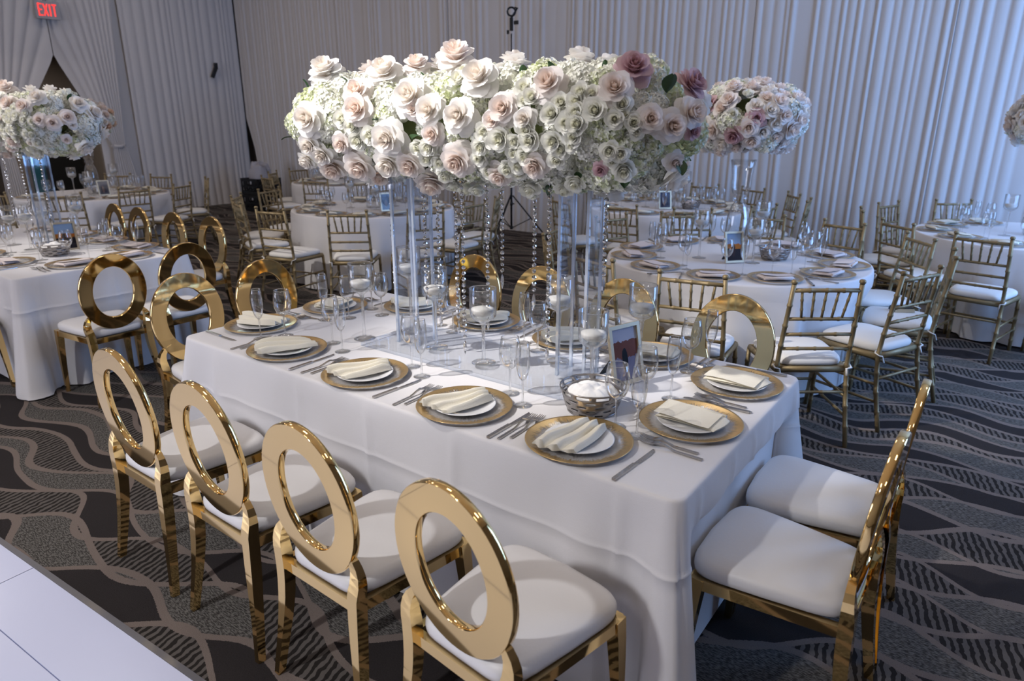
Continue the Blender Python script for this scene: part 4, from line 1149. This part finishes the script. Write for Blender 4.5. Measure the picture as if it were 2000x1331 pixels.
FLOWERS = """
W -2.432 1.994 1.873 0.19 -0.48 0.86 0.067
W -2.048 1.962 1.854 0.28 -0.58 0.77 0.066
B -2.096 1.869 1.791 0.26 -0.82 0.5 0.055
B -2.055 1.834 1.733 0.25 -0.94 0.25 0.059
W -1.796 1.852 1.768 0.24 -0.89 0.4 0.065
B -1.77 1.835 1.731 0.23 -0.94 0.24 0.035
W -1.693 1.833 1.726 0.23 -0.95 0.21 0.053
W -1.556 1.828 1.71 0.21 -0.97 0.14 0.056
B -1.757 2.037 1.899 0.27 -0.4 0.88 0.066
W -1.532 1.9 1.819 0.22 -0.76 0.61 0.062
W -2.339 1.827 1.702 0.27 -0.96 0.11 0.064
W -2.369 1.841 1.612 0.27 -0.91 -0.32 0.047
W -2.49 1.916 1.552 -0.02 -0.76 -0.65 0.043
W -2.323 1.862 1.578 0.28 -0.84 -0.46 0.046
B -2.328 1.912 1.532 0.29 -0.69 -0.66 0.059
B -2.171 1.839 1.62 0.26 -0.92 -0.28 0.039
B -2.144 1.897 1.544 0.27 -0.75 -0.61 0.061
W -1.903 1.832 1.642 0.24 -0.95 -0.17 0.062
W -1.958 1.879 1.56 0.26 -0.8 -0.54 0.058
B -1.849 1.88 1.559 0.25 -0.81 -0.54 0.051
B -2.121 1.97 1.503 0.28 -0.55 -0.78 0.045
B -1.681 1.829 1.657 0.22 -0.97 -0.1 0.039
B -1.598 1.86 1.58 0.22 -0.87 -0.44 0.057
B -1.867 2.002 1.493 0.27 -0.49 -0.83 0.059
B -1.415 1.828 1.698 0.2 -0.98 0.08 0.036
B -1.394 1.839 1.739 0.2 -0.94 0.27 0.036
B -1.961 2.042 1.882 0.28 -0.38 0.88 0.05
S -1.764 1.84 1.614 0.23 -0.93 -0.3 0.023
S -1.716 1.839 1.615 0.23 -0.93 -0.29 0.023
S -1.744 1.862 1.58 0.24 -0.86 -0.45 0.023
S -1.692 1.869 1.568 0.23 -0.84 -0.49 0.023
S -1.725 1.93 1.521 0.25 -0.68 -0.69 0.024
S -1.781 2.035 1.481 0.27 -0.41 -0.87 0.025
S -1.717 2.031 1.47 0.26 -0.42 -0.87 0.024
S -1.664 2.033 1.468 0.26 -0.42 -0.87 0.024
S -1.455 1.826 1.663 0.2 -0.98 -0.07 0.021
S -1.423 1.831 1.641 0.2 -0.96 -0.17 0.021
S -1.386 1.828 1.656 0.2 -0.97 -0.1 0.021
S -1.48 1.837 1.62 0.21 -0.94 -0.27 0.021
S -1.501 1.856 1.587 0.21 -0.89 -0.41 0.022
S -1.49 1.895 1.545 0.22 -0.78 -0.59 0.022
S -1.635 1.939 1.844 0.24 -0.66 0.72 0.023
S -1.603 1.955 1.851 0.24 -0.62 0.75 0.023
S -1.628 1.904 1.822 0.23 -0.75 0.62 0.023
S -1.996 1.829 1.65 0.25 -0.96 -0.14 0.025
S -2.071 1.833 1.631 0.25 -0.94 -0.23 0.025
S -2.14 1.827 1.702 0.26 -0.96 0.11 0.026
S -2.086 1.827 1.68 0.25 -0.97 0.0 0.025
H -2.305 1.897 1.756 0.27 -0.85 0.45 0.069
H -2.227 1.874 1.712 0.26 -0.95 0.19 0.067
H -2.231 2.019 1.829 0.29 -0.47 0.83 0.049
H -1.907 1.986 1.819 0.26 -0.59 0.76 0.054
H -1.683 1.914 1.775 0.23 -0.82 0.53 0.068
H -1.909 1.895 1.751 0.25 -0.88 0.41 0.057
H -1.963 1.872 1.704 0.24 -0.96 0.14 0.053
H -1.557 1.892 1.747 0.22 -0.9 0.38 0.052
H -2.119 1.873 1.655 0.25 -0.96 -0.15 0.055
H -1.621 1.871 1.659 0.22 -0.97 -0.12 0.048
H -2.29 1.872 1.664 0.26 -0.96 -0.09 0.058
H -1.75 1.869 1.678 0.23 -0.97 -0.01 0.045
H -2.046 1.897 1.605 0.26 -0.87 -0.43 0.055
H -1.683 1.885 1.626 0.23 -0.92 -0.31 0.049
B -1.237 1.874 1.796 0.19 -0.84 0.5 0.053
B -1.016 1.878 1.777 0.4 -0.82 0.41 0.05
M -0.999 1.954 1.83 0.45 -0.63 0.63 0.051
M -0.911 2.145 1.793 0.81 -0.13 0.57 0.05
B -0.866 2.053 1.716 0.91 -0.38 0.18 0.048
B -0.885 1.969 1.684 0.8 -0.6 0.02 0.046
B -0.922 1.912 1.702 0.67 -0.74 0.1 0.041
B -1.28 1.867 1.574 0.19 -0.86 -0.46 0.044
B -1.452 1.904 1.538 0.22 -0.76 -0.61 0.042
W -1.291 1.827 1.702 0.19 -0.98 0.1 0.035
B -1.379 1.835 1.728 0.2 -0.96 0.22 0.049
M -0.861 2.07 1.669 0.94 -0.34 -0.05 0.026
M -1.053 1.881 1.566 0.3 -0.82 -0.48 0.023
B -0.894 2.032 1.586 0.79 -0.44 -0.43 0.03
S -1.326 1.868 1.79 0.2 -0.85 0.48 0.021
S -1.282 1.849 1.763 0.19 -0.91 0.37 0.023
S -1.309 1.845 1.753 0.19 -0.93 0.33 0.018
S -1.17 1.841 1.746 0.18 -0.94 0.29 0.022
S -1.194 1.831 1.716 0.18 -0.97 0.16 0.024
S -1.11 1.853 1.771 0.17 -0.9 0.4 0.022
S -1.119 1.842 1.747 0.17 -0.94 0.3 0.022
S -1.075 1.858 1.77 0.24 -0.89 0.4 0.017
S -1.111 1.831 1.719 0.17 -0.97 0.18 0.022
S -1.139 1.825 1.691 0.17 -0.98 0.05 0.024
S -1.103 1.826 1.689 0.17 -0.99 0.04 0.024
S -1.115 1.83 1.656 0.17 -0.98 -0.1 0.022
S -1.053 1.839 1.724 0.3 -0.94 0.19 0.026
S -0.986 1.869 1.739 0.48 -0.84 0.25 0.021
S -0.974 1.868 1.713 0.51 -0.84 0.15 0.015
S -0.998 1.851 1.702 0.45 -0.89 0.1 0.021
S -0.953 1.88 1.693 0.58 -0.82 0.06 0.021
S -0.936 1.897 1.691 0.63 -0.78 0.05 0.019
S -0.946 1.885 1.667 0.59 -0.8 -0.05 0.017
S -1.288 1.828 1.672 0.19 -0.98 -0.03 0.023
S -1.275 1.831 1.643 0.19 -0.97 -0.16 0.025
S -1.19 1.831 1.641 0.18 -0.97 -0.17 0.024
S -1.166 1.84 1.619 0.18 -0.95 -0.27 0.022
S -1.125 1.833 1.631 0.17 -0.96 -0.21 0.017
S -1.188 1.854 1.592 0.18 -0.91 -0.38 0.022
S -1.015 1.857 1.618 0.4 -0.88 -0.26 0.021
S -1.014 1.876 1.588 0.4 -0.83 -0.39 0.015
S -0.987 1.874 1.61 0.48 -0.83 -0.3 0.019
S -0.991 1.906 1.567 0.47 -0.75 -0.47 0.026
S -1.391 1.83 1.645 0.2 -0.97 -0.16 0.028
S -1.343 1.845 1.607 0.2 -0.93 -0.32 0.023
S -1.306 1.848 1.599 0.19 -0.91 -0.36 0.023
S -1.351 1.871 1.569 0.2 -0.85 -0.48 0.023
S -1.4 1.882 1.557 0.21 -0.82 -0.54 0.024
S -1.37 1.898 1.542 0.21 -0.78 -0.6 0.019
S -1.381 1.978 1.5 0.22 -0.58 -0.78 0.029
S -1.411 2.03 1.465 0.23 -0.44 -0.87 0.02
S -1.244 1.984 1.498 0.21 -0.57 -0.79 0.026
S -1.165 1.923 1.525 0.19 -0.73 -0.66 0.025
S -1.233 2.038 1.482 0.21 -0.44 -0.87 0.012
S -1.339 1.834 1.638 0.19 -0.96 -0.19 0.018
H -1.373 1.953 1.804 0.21 -0.72 0.67 0.055
H -1.171 1.956 1.804 0.19 -0.72 0.67 0.061
H -1.106 1.963 1.808 0.18 -0.71 0.68 0.048
H -0.986 2.036 1.802 0.57 -0.49 0.66 0.06
H -0.963 1.949 1.736 0.62 -0.72 0.3 0.046
H -0.94 1.992 1.741 0.72 -0.61 0.34 0.043
H -1.022 1.887 1.675 0.43 -0.9 -0.02 0.045
H -1.096 1.882 1.629 0.2 -0.94 -0.27 0.05
H -0.979 1.925 1.636 0.57 -0.79 -0.23 0.05
H -0.97 1.968 1.601 0.61 -0.67 -0.42 0.054
H -0.941 1.975 1.63 0.71 -0.65 -0.27 0.047
H -0.992 1.996 1.566 0.54 -0.6 -0.6 0.04
H -0.926 1.989 1.656 0.78 -0.62 -0.13 0.039
H -1.211 1.922 1.577 0.19 -0.82 -0.55 0.036
H -1.212 1.872 1.674 0.18 -0.98 -0.03 0.043
H -1.406 1.905 1.764 0.2 -0.86 0.46 0.034
H -1.061 1.875 1.681 0.31 -0.95 0.01 0.046
H -1.153 1.875 1.708 0.17 -0.97 0.16 0.043
H -1.255 1.878 1.72 0.18 -0.96 0.23 0.04
H -1.375 1.897 1.605 0.2 -0.89 -0.41 0.046
H -1.247 1.883 1.627 0.18 -0.94 -0.29 0.044
H -1.022 1.897 1.719 0.43 -0.88 0.21 0.042
B -2.217 2.265 1.798 0.0 0.72 0.69 0.056
H -1.783 2.249 1.763 0.0 0.78 0.62 0.078
H -1.921 2.255 1.604 0.0 0.81 -0.58 0.078
H -2.145 2.171 1.82 0.0 0.39 0.92 0.078
H -2.172 2.268 1.627 0.0 0.9 -0.43 0.078
W -1.156 2.155 1.497 0.0 0.28 -0.96 0.056
H -1.518 2.048 1.546 0.0 -0.09 -1.0 0.075
H -1.11 2.226 1.573 0.0 0.65 -0.76 0.078
W -0.949 2.149 1.542 0.56 0.28 -0.78 0.056
W -2.627 2.06 1.709 -0.98 -0.04 0.18 0.056
W -1.868 2.2 1.846 0.0 0.44 0.9 0.056
H -2.175 2.134 1.528 0.0 0.24 -0.97 0.078
H -1.796 1.963 1.79 0.0 -0.47 0.89 0.075
H -1.508 2.038 1.813 0.0 -0.13 0.99 0.075
H -2.003 2.066 1.545 0.0 -0.02 -1.0 0.075
H -1.032 2.232 1.767 0.31 0.7 0.65 0.078
H -1.372 2.036 1.813 0.0 -0.14 0.99 0.075
H -1.598 2.209 1.56 0.0 0.56 -0.83 0.078
B -2.047 2.178 1.855 0.0 0.36 0.93 0.056
H -2.565 2.0 1.743 -0.82 -0.31 0.49 0.078
W -1.036 2.297 1.627 0.27 0.91 -0.33 0.056
W -1.529 2.171 1.502 0.0 0.34 -0.94 0.056
H -2.117 2.07 1.815 0.0 -0.0 1.0 0.075
H -1.568 2.187 1.813 0.0 0.46 0.89 0.078
W -1.986 2.152 1.496 0.0 0.27 -0.96 0.056
H -2.269 2.254 1.603 0.0 0.81 -0.59 0.078
H -2.513 2.229 1.721 -0.59 0.73 0.33 0.078
H -1.574 2.277 1.652 0.0 0.97 -0.23 0.078
W -2.065 2.309 1.723 0.0 0.96 0.27 0.056
W -2.386 2.302 1.742 0.0 0.92 0.39 0.056
H -2.463 2.119 1.824 -0.29 0.19 0.94 0.078
W -0.928 2.223 1.741 0.7 0.6 0.38 0.056
H -2.536 2.19 1.616 -0.68 0.54 -0.5 0.078
H -1.267 2.046 1.814 0.0 -0.1 1.0 0.075
B -1.236 2.281 1.581 0.0 0.8 -0.6 0.056
H -2.391 1.945 1.779 -0.01 -0.56 0.83 0.075
B -1.159 2.281 1.779 0.0 0.8 0.6 0.056
H -1.769 2.276 1.648 0.0 0.97 -0.26 0.078
B -1.5 2.292 1.597 0.0 0.86 -0.51 0.056
H -1.884 2.135 1.528 0.0 0.24 -0.97 0.078
H -1.101 2.059 1.815 0.0 -0.04 1.0 0.075
H -2.23 2.162 1.824 0.0 0.35 0.94 0.078
B -2.079 2.279 1.578 0.0 0.79 -0.61 0.056
H -1.556 1.982 1.562 0.0 -0.37 -0.93 0.075
W -1.289 2.278 1.783 0.0 0.79 0.62 0.056
H -1.673 2.002 1.555 0.0 -0.28 -0.96 0.075
H -0.995 2.213 1.597 0.48 0.62 -0.62 0.078
H -2.374 2.084 1.815 0.0 0.06 1.0 0.075
W -2.348 2.132 1.491 0.0 0.2 -0.98 0.056
W -1.295 2.138 1.867 0.0 0.22 0.97 0.056
B -2.332 2.215 1.837 0.0 0.5 0.86 0.056
H -1.398 2.038 1.547 0.0 -0.13 -0.99 0.075
W -2.339 2.243 1.542 0.0 0.62 -0.78 0.056
B -1.687 2.254 1.551 0.0 0.67 -0.74 0.056
H -2.472 2.03 1.564 -0.37 -0.17 -0.91 0.075
H -1.393 2.229 1.784 0.0 0.66 0.75 0.078
H -2.491 1.917 1.673 -0.57 -0.82 -0.07 0.075
W -1.857 2.311 1.646 0.0 0.98 -0.22 0.056
H -2.471 2.262 1.668 -0.4 0.91 -0.1 0.078
H -1.456 2.28 1.674 0.0 1.0 -0.05 0.078
H -1.287 2.139 1.529 0.0 0.26 -0.97 0.078
H -2.524 2.157 1.781 -0.58 0.36 0.73 0.078
H -1.914 2.275 1.714 0.0 0.96 0.28 0.078
H -1.681 2.233 1.781 0.0 0.68 0.73 0.078
H -1.163 2.047 1.546 0.0 -0.09 -1.0 0.075
B -2.587 2.099 1.571 -0.76 0.11 -0.64 0.056
H -1.57 2.269 1.731 0.0 0.91 0.41 0.078
H -1.697 2.161 1.824 0.0 0.35 0.94 0.078
B -1.343 2.312 1.708 0.0 0.98 0.18 0.056
H -1.692 2.074 1.545 0.0 0.02 -1.0 0.075
H -1.427 2.142 1.83 0.0 0.27 0.96 0.078
H -1.146 2.166 1.822 0.0 0.37 0.93 0.078
H -1.707 2.272 1.724 0.0 0.94 0.35 0.078
H -1.078 1.991 1.559 0.1 -0.33 -0.94 0.075
B -2.02 2.271 1.791 0.0 0.75 0.66 0.056
H -2.463 1.937 1.755 -0.37 -0.63 0.68 0.075
W -2.263 2.311 1.713 0.0 0.98 0.21 0.056
B -2.46 2.234 1.814 -0.26 0.59 0.76 0.056
W -1.783 2.245 1.544 0.0 0.63 -0.77 0.056
W -2.0 2.251 1.549 0.0 0.66 -0.75 0.056
H -1.836 2.094 1.814 0.0 0.1 1.0 0.075
H -2.533 1.99 1.623 -0.75 -0.4 -0.53 0.075
H -1.618 2.049 1.814 0.0 -0.09 1.0 0.075
H -1.386 2.118 1.524 0.0 0.18 -0.98 0.078
B -1.72 2.175 1.504 0.0 0.35 -0.94 0.056
H -1.988 2.28 1.67 0.0 1.0 -0.08 0.078
H -2.32 1.987 1.8 0.0 -0.35 0.94 0.075
H -1.054 2.146 1.824 0.18 0.29 0.94 0.078
W -1.327 2.301 1.616 0.0 0.92 -0.4 0.056
H -1.757 2.019 1.55 0.0 -0.21 -0.98 0.075
H -2.173 1.964 1.79 0.0 -0.46 0.89 0.075
B -1.143 2.308 1.633 0.0 0.96 -0.3 0.056
H -1.644 2.12 1.525 0.0 0.18 -0.98 0.078
H -2.229 2.188 1.548 0.0 0.46 -0.89 0.078
H -2.265 2.03 1.548 0.0 -0.16 -0.99 0.075
W -1.554 2.116 1.871 0.0 0.15 0.99 0.056
H -1.367 2.213 1.563 0.0 0.58 -0.81 0.078
H -1.041 2.146 1.538 0.23 0.29 -0.93 0.078
H -1.961 1.987 1.56 0.0 -0.35 -0.94 0.075
H -1.195 2.091 1.814 0.0 0.08 1.0 0.075
H -1.271 2.027 1.549 0.0 -0.18 -0.98 0.075
H -1.689 1.989 1.801 0.0 -0.34 0.94 0.075
W -2.613 2.152 1.65 -0.93 0.33 -0.19 0.056
W -2.364 2.305 1.624 0.0 0.94 -0.35 0.056
H -0.921 2.168 1.66 0.87 0.46 -0.16 0.078
H -2.484 2.126 1.544 -0.38 0.22 -0.9 0.078
B -1.491 2.247 1.815 0.0 0.64 0.77 0.056
W -1.255 2.315 1.682 0.0 1.0 0.01 0.056
H -1.742 1.947 1.58 0.0 -0.55 -0.84 0.075
H -1.322 1.963 1.57 0.0 -0.46 -0.89 0.075
H -1.68 2.276 1.647 0.0 0.96 -0.27 0.078
H -2.559 1.951 1.682 -0.83 -0.56 0.02 0.078
W -2.458 2.253 1.563 -0.26 0.68 -0.69 0.056
H -1.048 2.27 1.707 0.25 0.94 0.22 0.078
H -2.113 2.241 1.773 0.0 0.73 0.69 0.078
H -2.093 2.085 1.545 0.0 0.06 -1.0 0.075
H -2.353 2.025 1.549 0.0 -0.19 -0.98 0.075
W -1.801 2.123 1.49 0.0 0.17 -0.98 0.056
H -2.146 2.206 1.558 0.0 0.55 -0.84 0.078
B -2.313 2.126 1.87 0.0 0.19 0.98 0.056
H -2.422 1.894 1.714 -0.18 -0.92 0.35 0.075
W -1.904 2.122 1.871 0.0 0.17 0.99 0.056
B -1.779 2.197 1.847 0.0 0.43 0.9 0.056
W -1.224 2.202 1.844 0.0 0.45 0.89 0.056
H -2.077 2.165 1.537 0.0 0.36 -0.93 0.078
B -2.154 2.309 1.723 0.0 0.96 0.27 0.056
H -2.563 2.083 1.765 -0.78 0.05 0.63 0.078
W -2.614 2.025 1.62 -0.91 -0.18 -0.37 0.056
H -1.997 1.927 1.765 0.0 -0.67 0.75 0.075
H -1.484 1.894 1.639 0.0 -0.91 -0.41 0.075
W -1.45 2.232 1.534 0.0 0.57 -0.82 0.056
H -1.057 2.06 1.549 0.18 -0.04 -0.98 0.075
"""

def long_arrangement(label, ox, oy, flip, seed, group, swap={}):
    R = random.Random(seed)
    xc = -1.77
    t = thing('floral_arrangement', label, 'flower arrangement', group, (xc + ox, 2.07 + oy, 1.50))
    def X(x): return (xc - x if flip else x - xc)
    core = MB()
    def fn(u, v):
        a = u * 2 * PI; s_ = -1 + 2 * v; e = math.sqrt(max(0, 1 - abs(s_) ** 5))
        return (.74 * s_, .12 * e * math.cos(a), .175 + .085 * e * math.sin(a))
    obj('foam_core', core.grid(fn, 20, 16, True), 'foam', t)
    obj('support_tray', MB().box((0, 0, .03), (1.2, .16, .012)), 'acrylic', t)
    for ln in FLOWERS.split('\n'):
        q = ln.split()
        if len(q) < 8: continue
        x, y, z, a, b, c, r = map(float, q[1:])
        bloom(t, R, swap.get(q[0], q[0]), (X(x), y - 2.07, z - 1.50), ((-a if flip else a), b, c), r * {'S': 1.18, 'H': .95}.get(q[0], 1.06))
    for i in range(46):
        x = R.uniform(-.92, .92); an = R.uniform(0, 2 * PI); e = math.sqrt(max(0, 1 - (max(abs(x) - .67, 0) / .27) ** 2))
        n = Vector((R.uniform(-.5, .5) + x * .5, math.cos(an), math.sin(an))).normalized()
        p = (x, .215 * e * math.cos(an), .175 + .17 * e * math.sin(an))
        obj('leaf', LEAF, None, t, p, (Vector(n).to_track_quat('Y', 'Z')).to_euler(), R.uniform(.035, .065))
    for i in range(30):
        x = R.uniform(-.9, .9); an = R.uniform(0, 2 * PI)
        n = Vector((R.uniform(-.6, .6), math.cos(an), math.sin(an))).normalized()
        p = Vector((x, .17 * math.cos(an), .175 + .13 * math.sin(an)))
        obj('stem', STEMM, None, t, p + n * .055, aim(n), (.06, .06, .1))
    return t
long_arrangement('long arrangement of white, blush and mauve roses on the front acrylic columns', 0, 0, False, 1, 'flower arrangements')
long_arrangement('long white rose and hydrangea arrangement over the left long table', -4.32, .02, False, 2, 'flower arrangements', {'M': 'W'})
def round_arrangement(label, x, y, seed, kinds, rx=.355, rz=.225, zc=1.705, n=120):
    R = random.Random(seed)
    t = thing('floral_arrangement', label, 'flower arrangement', 'flower arrangements', (x, y, zc))
    obj('foam_core', MB().lathe([(0, -rz * .7), (rx * .45, -rz * .5), (rx * .62, 0), (rx * .45, rz * .5), (0, rz * .6)], 20), 'foam', t)
    for i in range(n):
        z = 1 - 1.80 * (i + .5) / n; a = i * 2.39996 + R.uniform(-.1, .1); s_ = math.sqrt(max(0, 1 - z * z))
        k = R.choice(kinds); d = (s_ * math.cos(a), s_ * math.sin(a), z)
        q = R.uniform(.86, .98) if k != 'H' else R.uniform(.78, .86)
        nn = Vector((d[0] / rx, d[1] / rx, d[2] / rz)).normalized()
        bloom(t, R, k, (d[0] * rx * q, d[1] * rx * q, d[2] * rz * q), nn, {'H': .088, 'S': .030}.get(k, R.uniform(.056, .070)))
    for i in range(26):
        n_ = Vector((R.gauss(0, 1), R.gauss(0, 1), R.gauss(0, 1))).normalized()
        obj('leaf', LEAF, None, t, (n_.x * rx * .85, n_.y * rx * .85, n_.z * rz * .85), n_.to_track_quat('Y', 'Z').to_euler(), .055)
    return t
round_arrangement('round arrangement of white, blush and mauve roses in the right vase', -1.6, 4.85, 21, 'WBBWBHSMWBHB')
round_arrangement('arrangement of white and pink roses cut by the right edge of the photo', .12, 7.35, 22, 'WBWHHSMB', n=70)
round_arrangement('peach and white rose arrangement behind the left long arrangement', -10.0, 4.15, 23, 'PPWPHB', n=70)
round_arrangement('rose arrangement on the centre round table, behind the front flowers', -5.9, 5.35, 24, 'WBWHHSMB', n=60)
round_arrangement('rose arrangement on the back middle round table, behind the front flowers', -3.25, 7.38, 25, 'WBWHHSMB', n=60)
round_arrangement('rose arrangement on the back left round table, behind the front flowers', -8.8, 7.5, 26, 'WBWHHSMB', n=60)
# tall glass vases of the round tables: bulbous foot jar, pinched ring, flared cup
VB = lathe_mesh(tube_glass([(.040, .0), (.074, .004), (.080, .02), (.080, .22), (.074, .30), (.055, .365), (.036, .395)], .0025), 32, 'vase_body', 'glass')
VR = lathe_mesh([(.036, .395), (.048, .402), (.053, .418), (.048, .434), (.038, .442)], 28, 'vase_collar', 'glass')
VC = lathe_mesh(tube_glass([(.038, .442), (.058, .455), (.066, .50), (.068, .56), (.074, .62), (.086, .68)], .0022), 32, 'vase_cup', 'glass')
for k, (cx, cy, ph, _) in ROUND.items():
    kit('glass_vase', 'tall clear glass vase holding flowers on the ' + ph, 'vase', 'tall glass vases', (cx, cy, ZT + .0005), 0, [('vase_body', VB), ('vase_collar', VR), ('vase_cup', VC)])

# ================================================================== light stand, crates, loose things
ls = thing('light_stand', 'tall black tripod light stand before the back drapes', 'stand', None, (-6.22, 8.40, 0))
obj('pole', MB().sweep([(0, 0, .12), (0, 0, 1.2)], .016, 10), 'black_metal', ls); obj('pole', MB().sweep([(0, 0, 1.2), (0, 0, 2.2)], .012, 10), 'black_metal', ls); obj('pole', MB().sweep([(0, 0, 2.2), (0, 0, 2.86)], .009, 8), 'black_metal', ls)
for z in (.5, 1.2, 2.2): 
    c = obj('collar', MB().lathe([(.012, -.03), (.022, -.03), (.022, .03), (.012, .03)], 10, (0, 0, z), close=True), 'black', ls); obj('knob', MB().sweep([(.02, 0, z), (.05, 0, z)], .010, 8), 'black', c)
obj('spreader_collar', MB().lathe([(.016, -.025), (.024, -.025), (.024, .025), (.016, .025)], 10, (0, 0, .14), close=True), 'black', ls)
for k in range(3):
    a = TH + k * 2 * PI / 3 + .35 - .35; cx, sy = math.cos(a), math.sin(a)
    lg = obj('leg', MB().sweep([(.02 * cx, .02 * sy, .62), (.52 * cx, .52 * sy, .012)], .011, 8), 'black_metal', ls)
    obj('brace', MB().sweep([(.02 * cx, .02 * sy, .14), (.30 * cx, .30 * sy, .28)], .007, 6), 'black_metal', lg); obj('rubber_foot', MB().sweep([(.50 * cx, .50 * sy, .03), (.53 * cx, .53 * sy, .004)], .015, 8), 'black', lg)
hd = obj('clamp_head', MB().box((0, 0, 2.98), (.035, .035, .17)), 'black', ls); obj('knob', MB().box((.06, .03, 3.0), (.07, .02, .05)), 'black', hd); obj('knob', MB().box((-.045, -.02, 2.88), (.03, .02, .05)), 'black', hd)
rg2 = MB(); rr = [(.055 * math.cos(a), .02 * 0, .055 * math.sin(a)) for a in [i * PI / 12 for i in range(25)]]
rg2.sweep([(x * math.cos(TH), x * math.sin(TH), z + 3.14) for x, y, z in rr], .014, 6); rg2.sweep([(.045 * math.cos(TH), .045 * math.sin(TH), 3.19), (.085 * math.cos(TH), .085 * math.sin(TH), 3.19), (.0, .0, 3.06)], .014, 6)
obj('grip_ring', rg2, 'black_metal', ls)
def crate(z, label):
    t = thing('milk_crate', label, 'crate', 'stacked black crates', (-12.12, 8.10, z), .03)
    w_, h = .54, .31
    obj('base', MB().box((0, 0, .01), (w_, w_, .02)), 'black', t)
    for a in range(4):
        R = Matrix.Rotation(a * PI / 2, 3, 'Z'); sd = MB(); q = lambda x, y, z_: tuple(R @ Vector((x, y, z_)))
        for zz, hh in ((.035, .05), (.16, .035), (.285, .05)): sd.box(q(0, -w_ / 2 + .008, zz), (w_, .016, hh), R)
        for x in (-.25, .25): sd.box(q(x, -w_ / 2 + .008, h / 2), (.03, .016, h), R)
        for i in range(9):
            x = -.18 + i * .045
            for s_ in (-1, 1): sd.box(q(x, -w_ / 2 + .008, .10), (.010, .012, .12), R @ Matrix.Rotation(s_ * .5, 3, 'Y'))
            if abs(x) > .07: sd.box(q(x, -w_ / 2 + .008, .22), (.03, .014, .10), R)
        obj('side_wall', sd, 'black', t)
crate(.0, 'black plastic crate standing on the carpet by the corner'); crate(.315, 'black plastic crate stacked on top of another by the corner')
def bagfn(u, v):
    a = u * 2 * PI; r = .21 * math.sin(PI * (v * .5 + .0)) if v < 1 else .21
    k = noise.noise(Vector((math.cos(a) * 1.6, math.sin(a) * 1.6, v * 3)))
    rr_ = .205 * (1 - (1 - v) ** 2.2) ** .5 * (1 + .12 * k); return (rr_ * math.cos(a), rr_ * math.sin(a), .30 * (1 - v ** 2) * (1 + .25 * k))
bg = thing('linen_bag', 'pale grey cloth bag slumped on top of the black crates', 'bag', None, (-12.12, 8.10, .60), .3)
obj('bag_body', MB().grid(bagfn, 36, 12, True), 'bag', bg); obj('handle', MB().sweep([(.06, -.03, .12), (.10, -.05, .27), (.19, -.05, .27), (.22, -.03, .08)], .012, 6), 'bag', bg)
pc = thing('phone_pouch', 'small dark pouch with yellow edge left on a chair seat', 'pouch', None, (-.52, 5.03, .503), .6)
obj('pouch_body', MB().box((0, 0, .014), (.13, .08, .026), None, .9), 'black', pc); obj('yellow_edge', MB().box((0, -.045, .010), (.125, .02, .02), None, .9), 'frame_gold', pc)
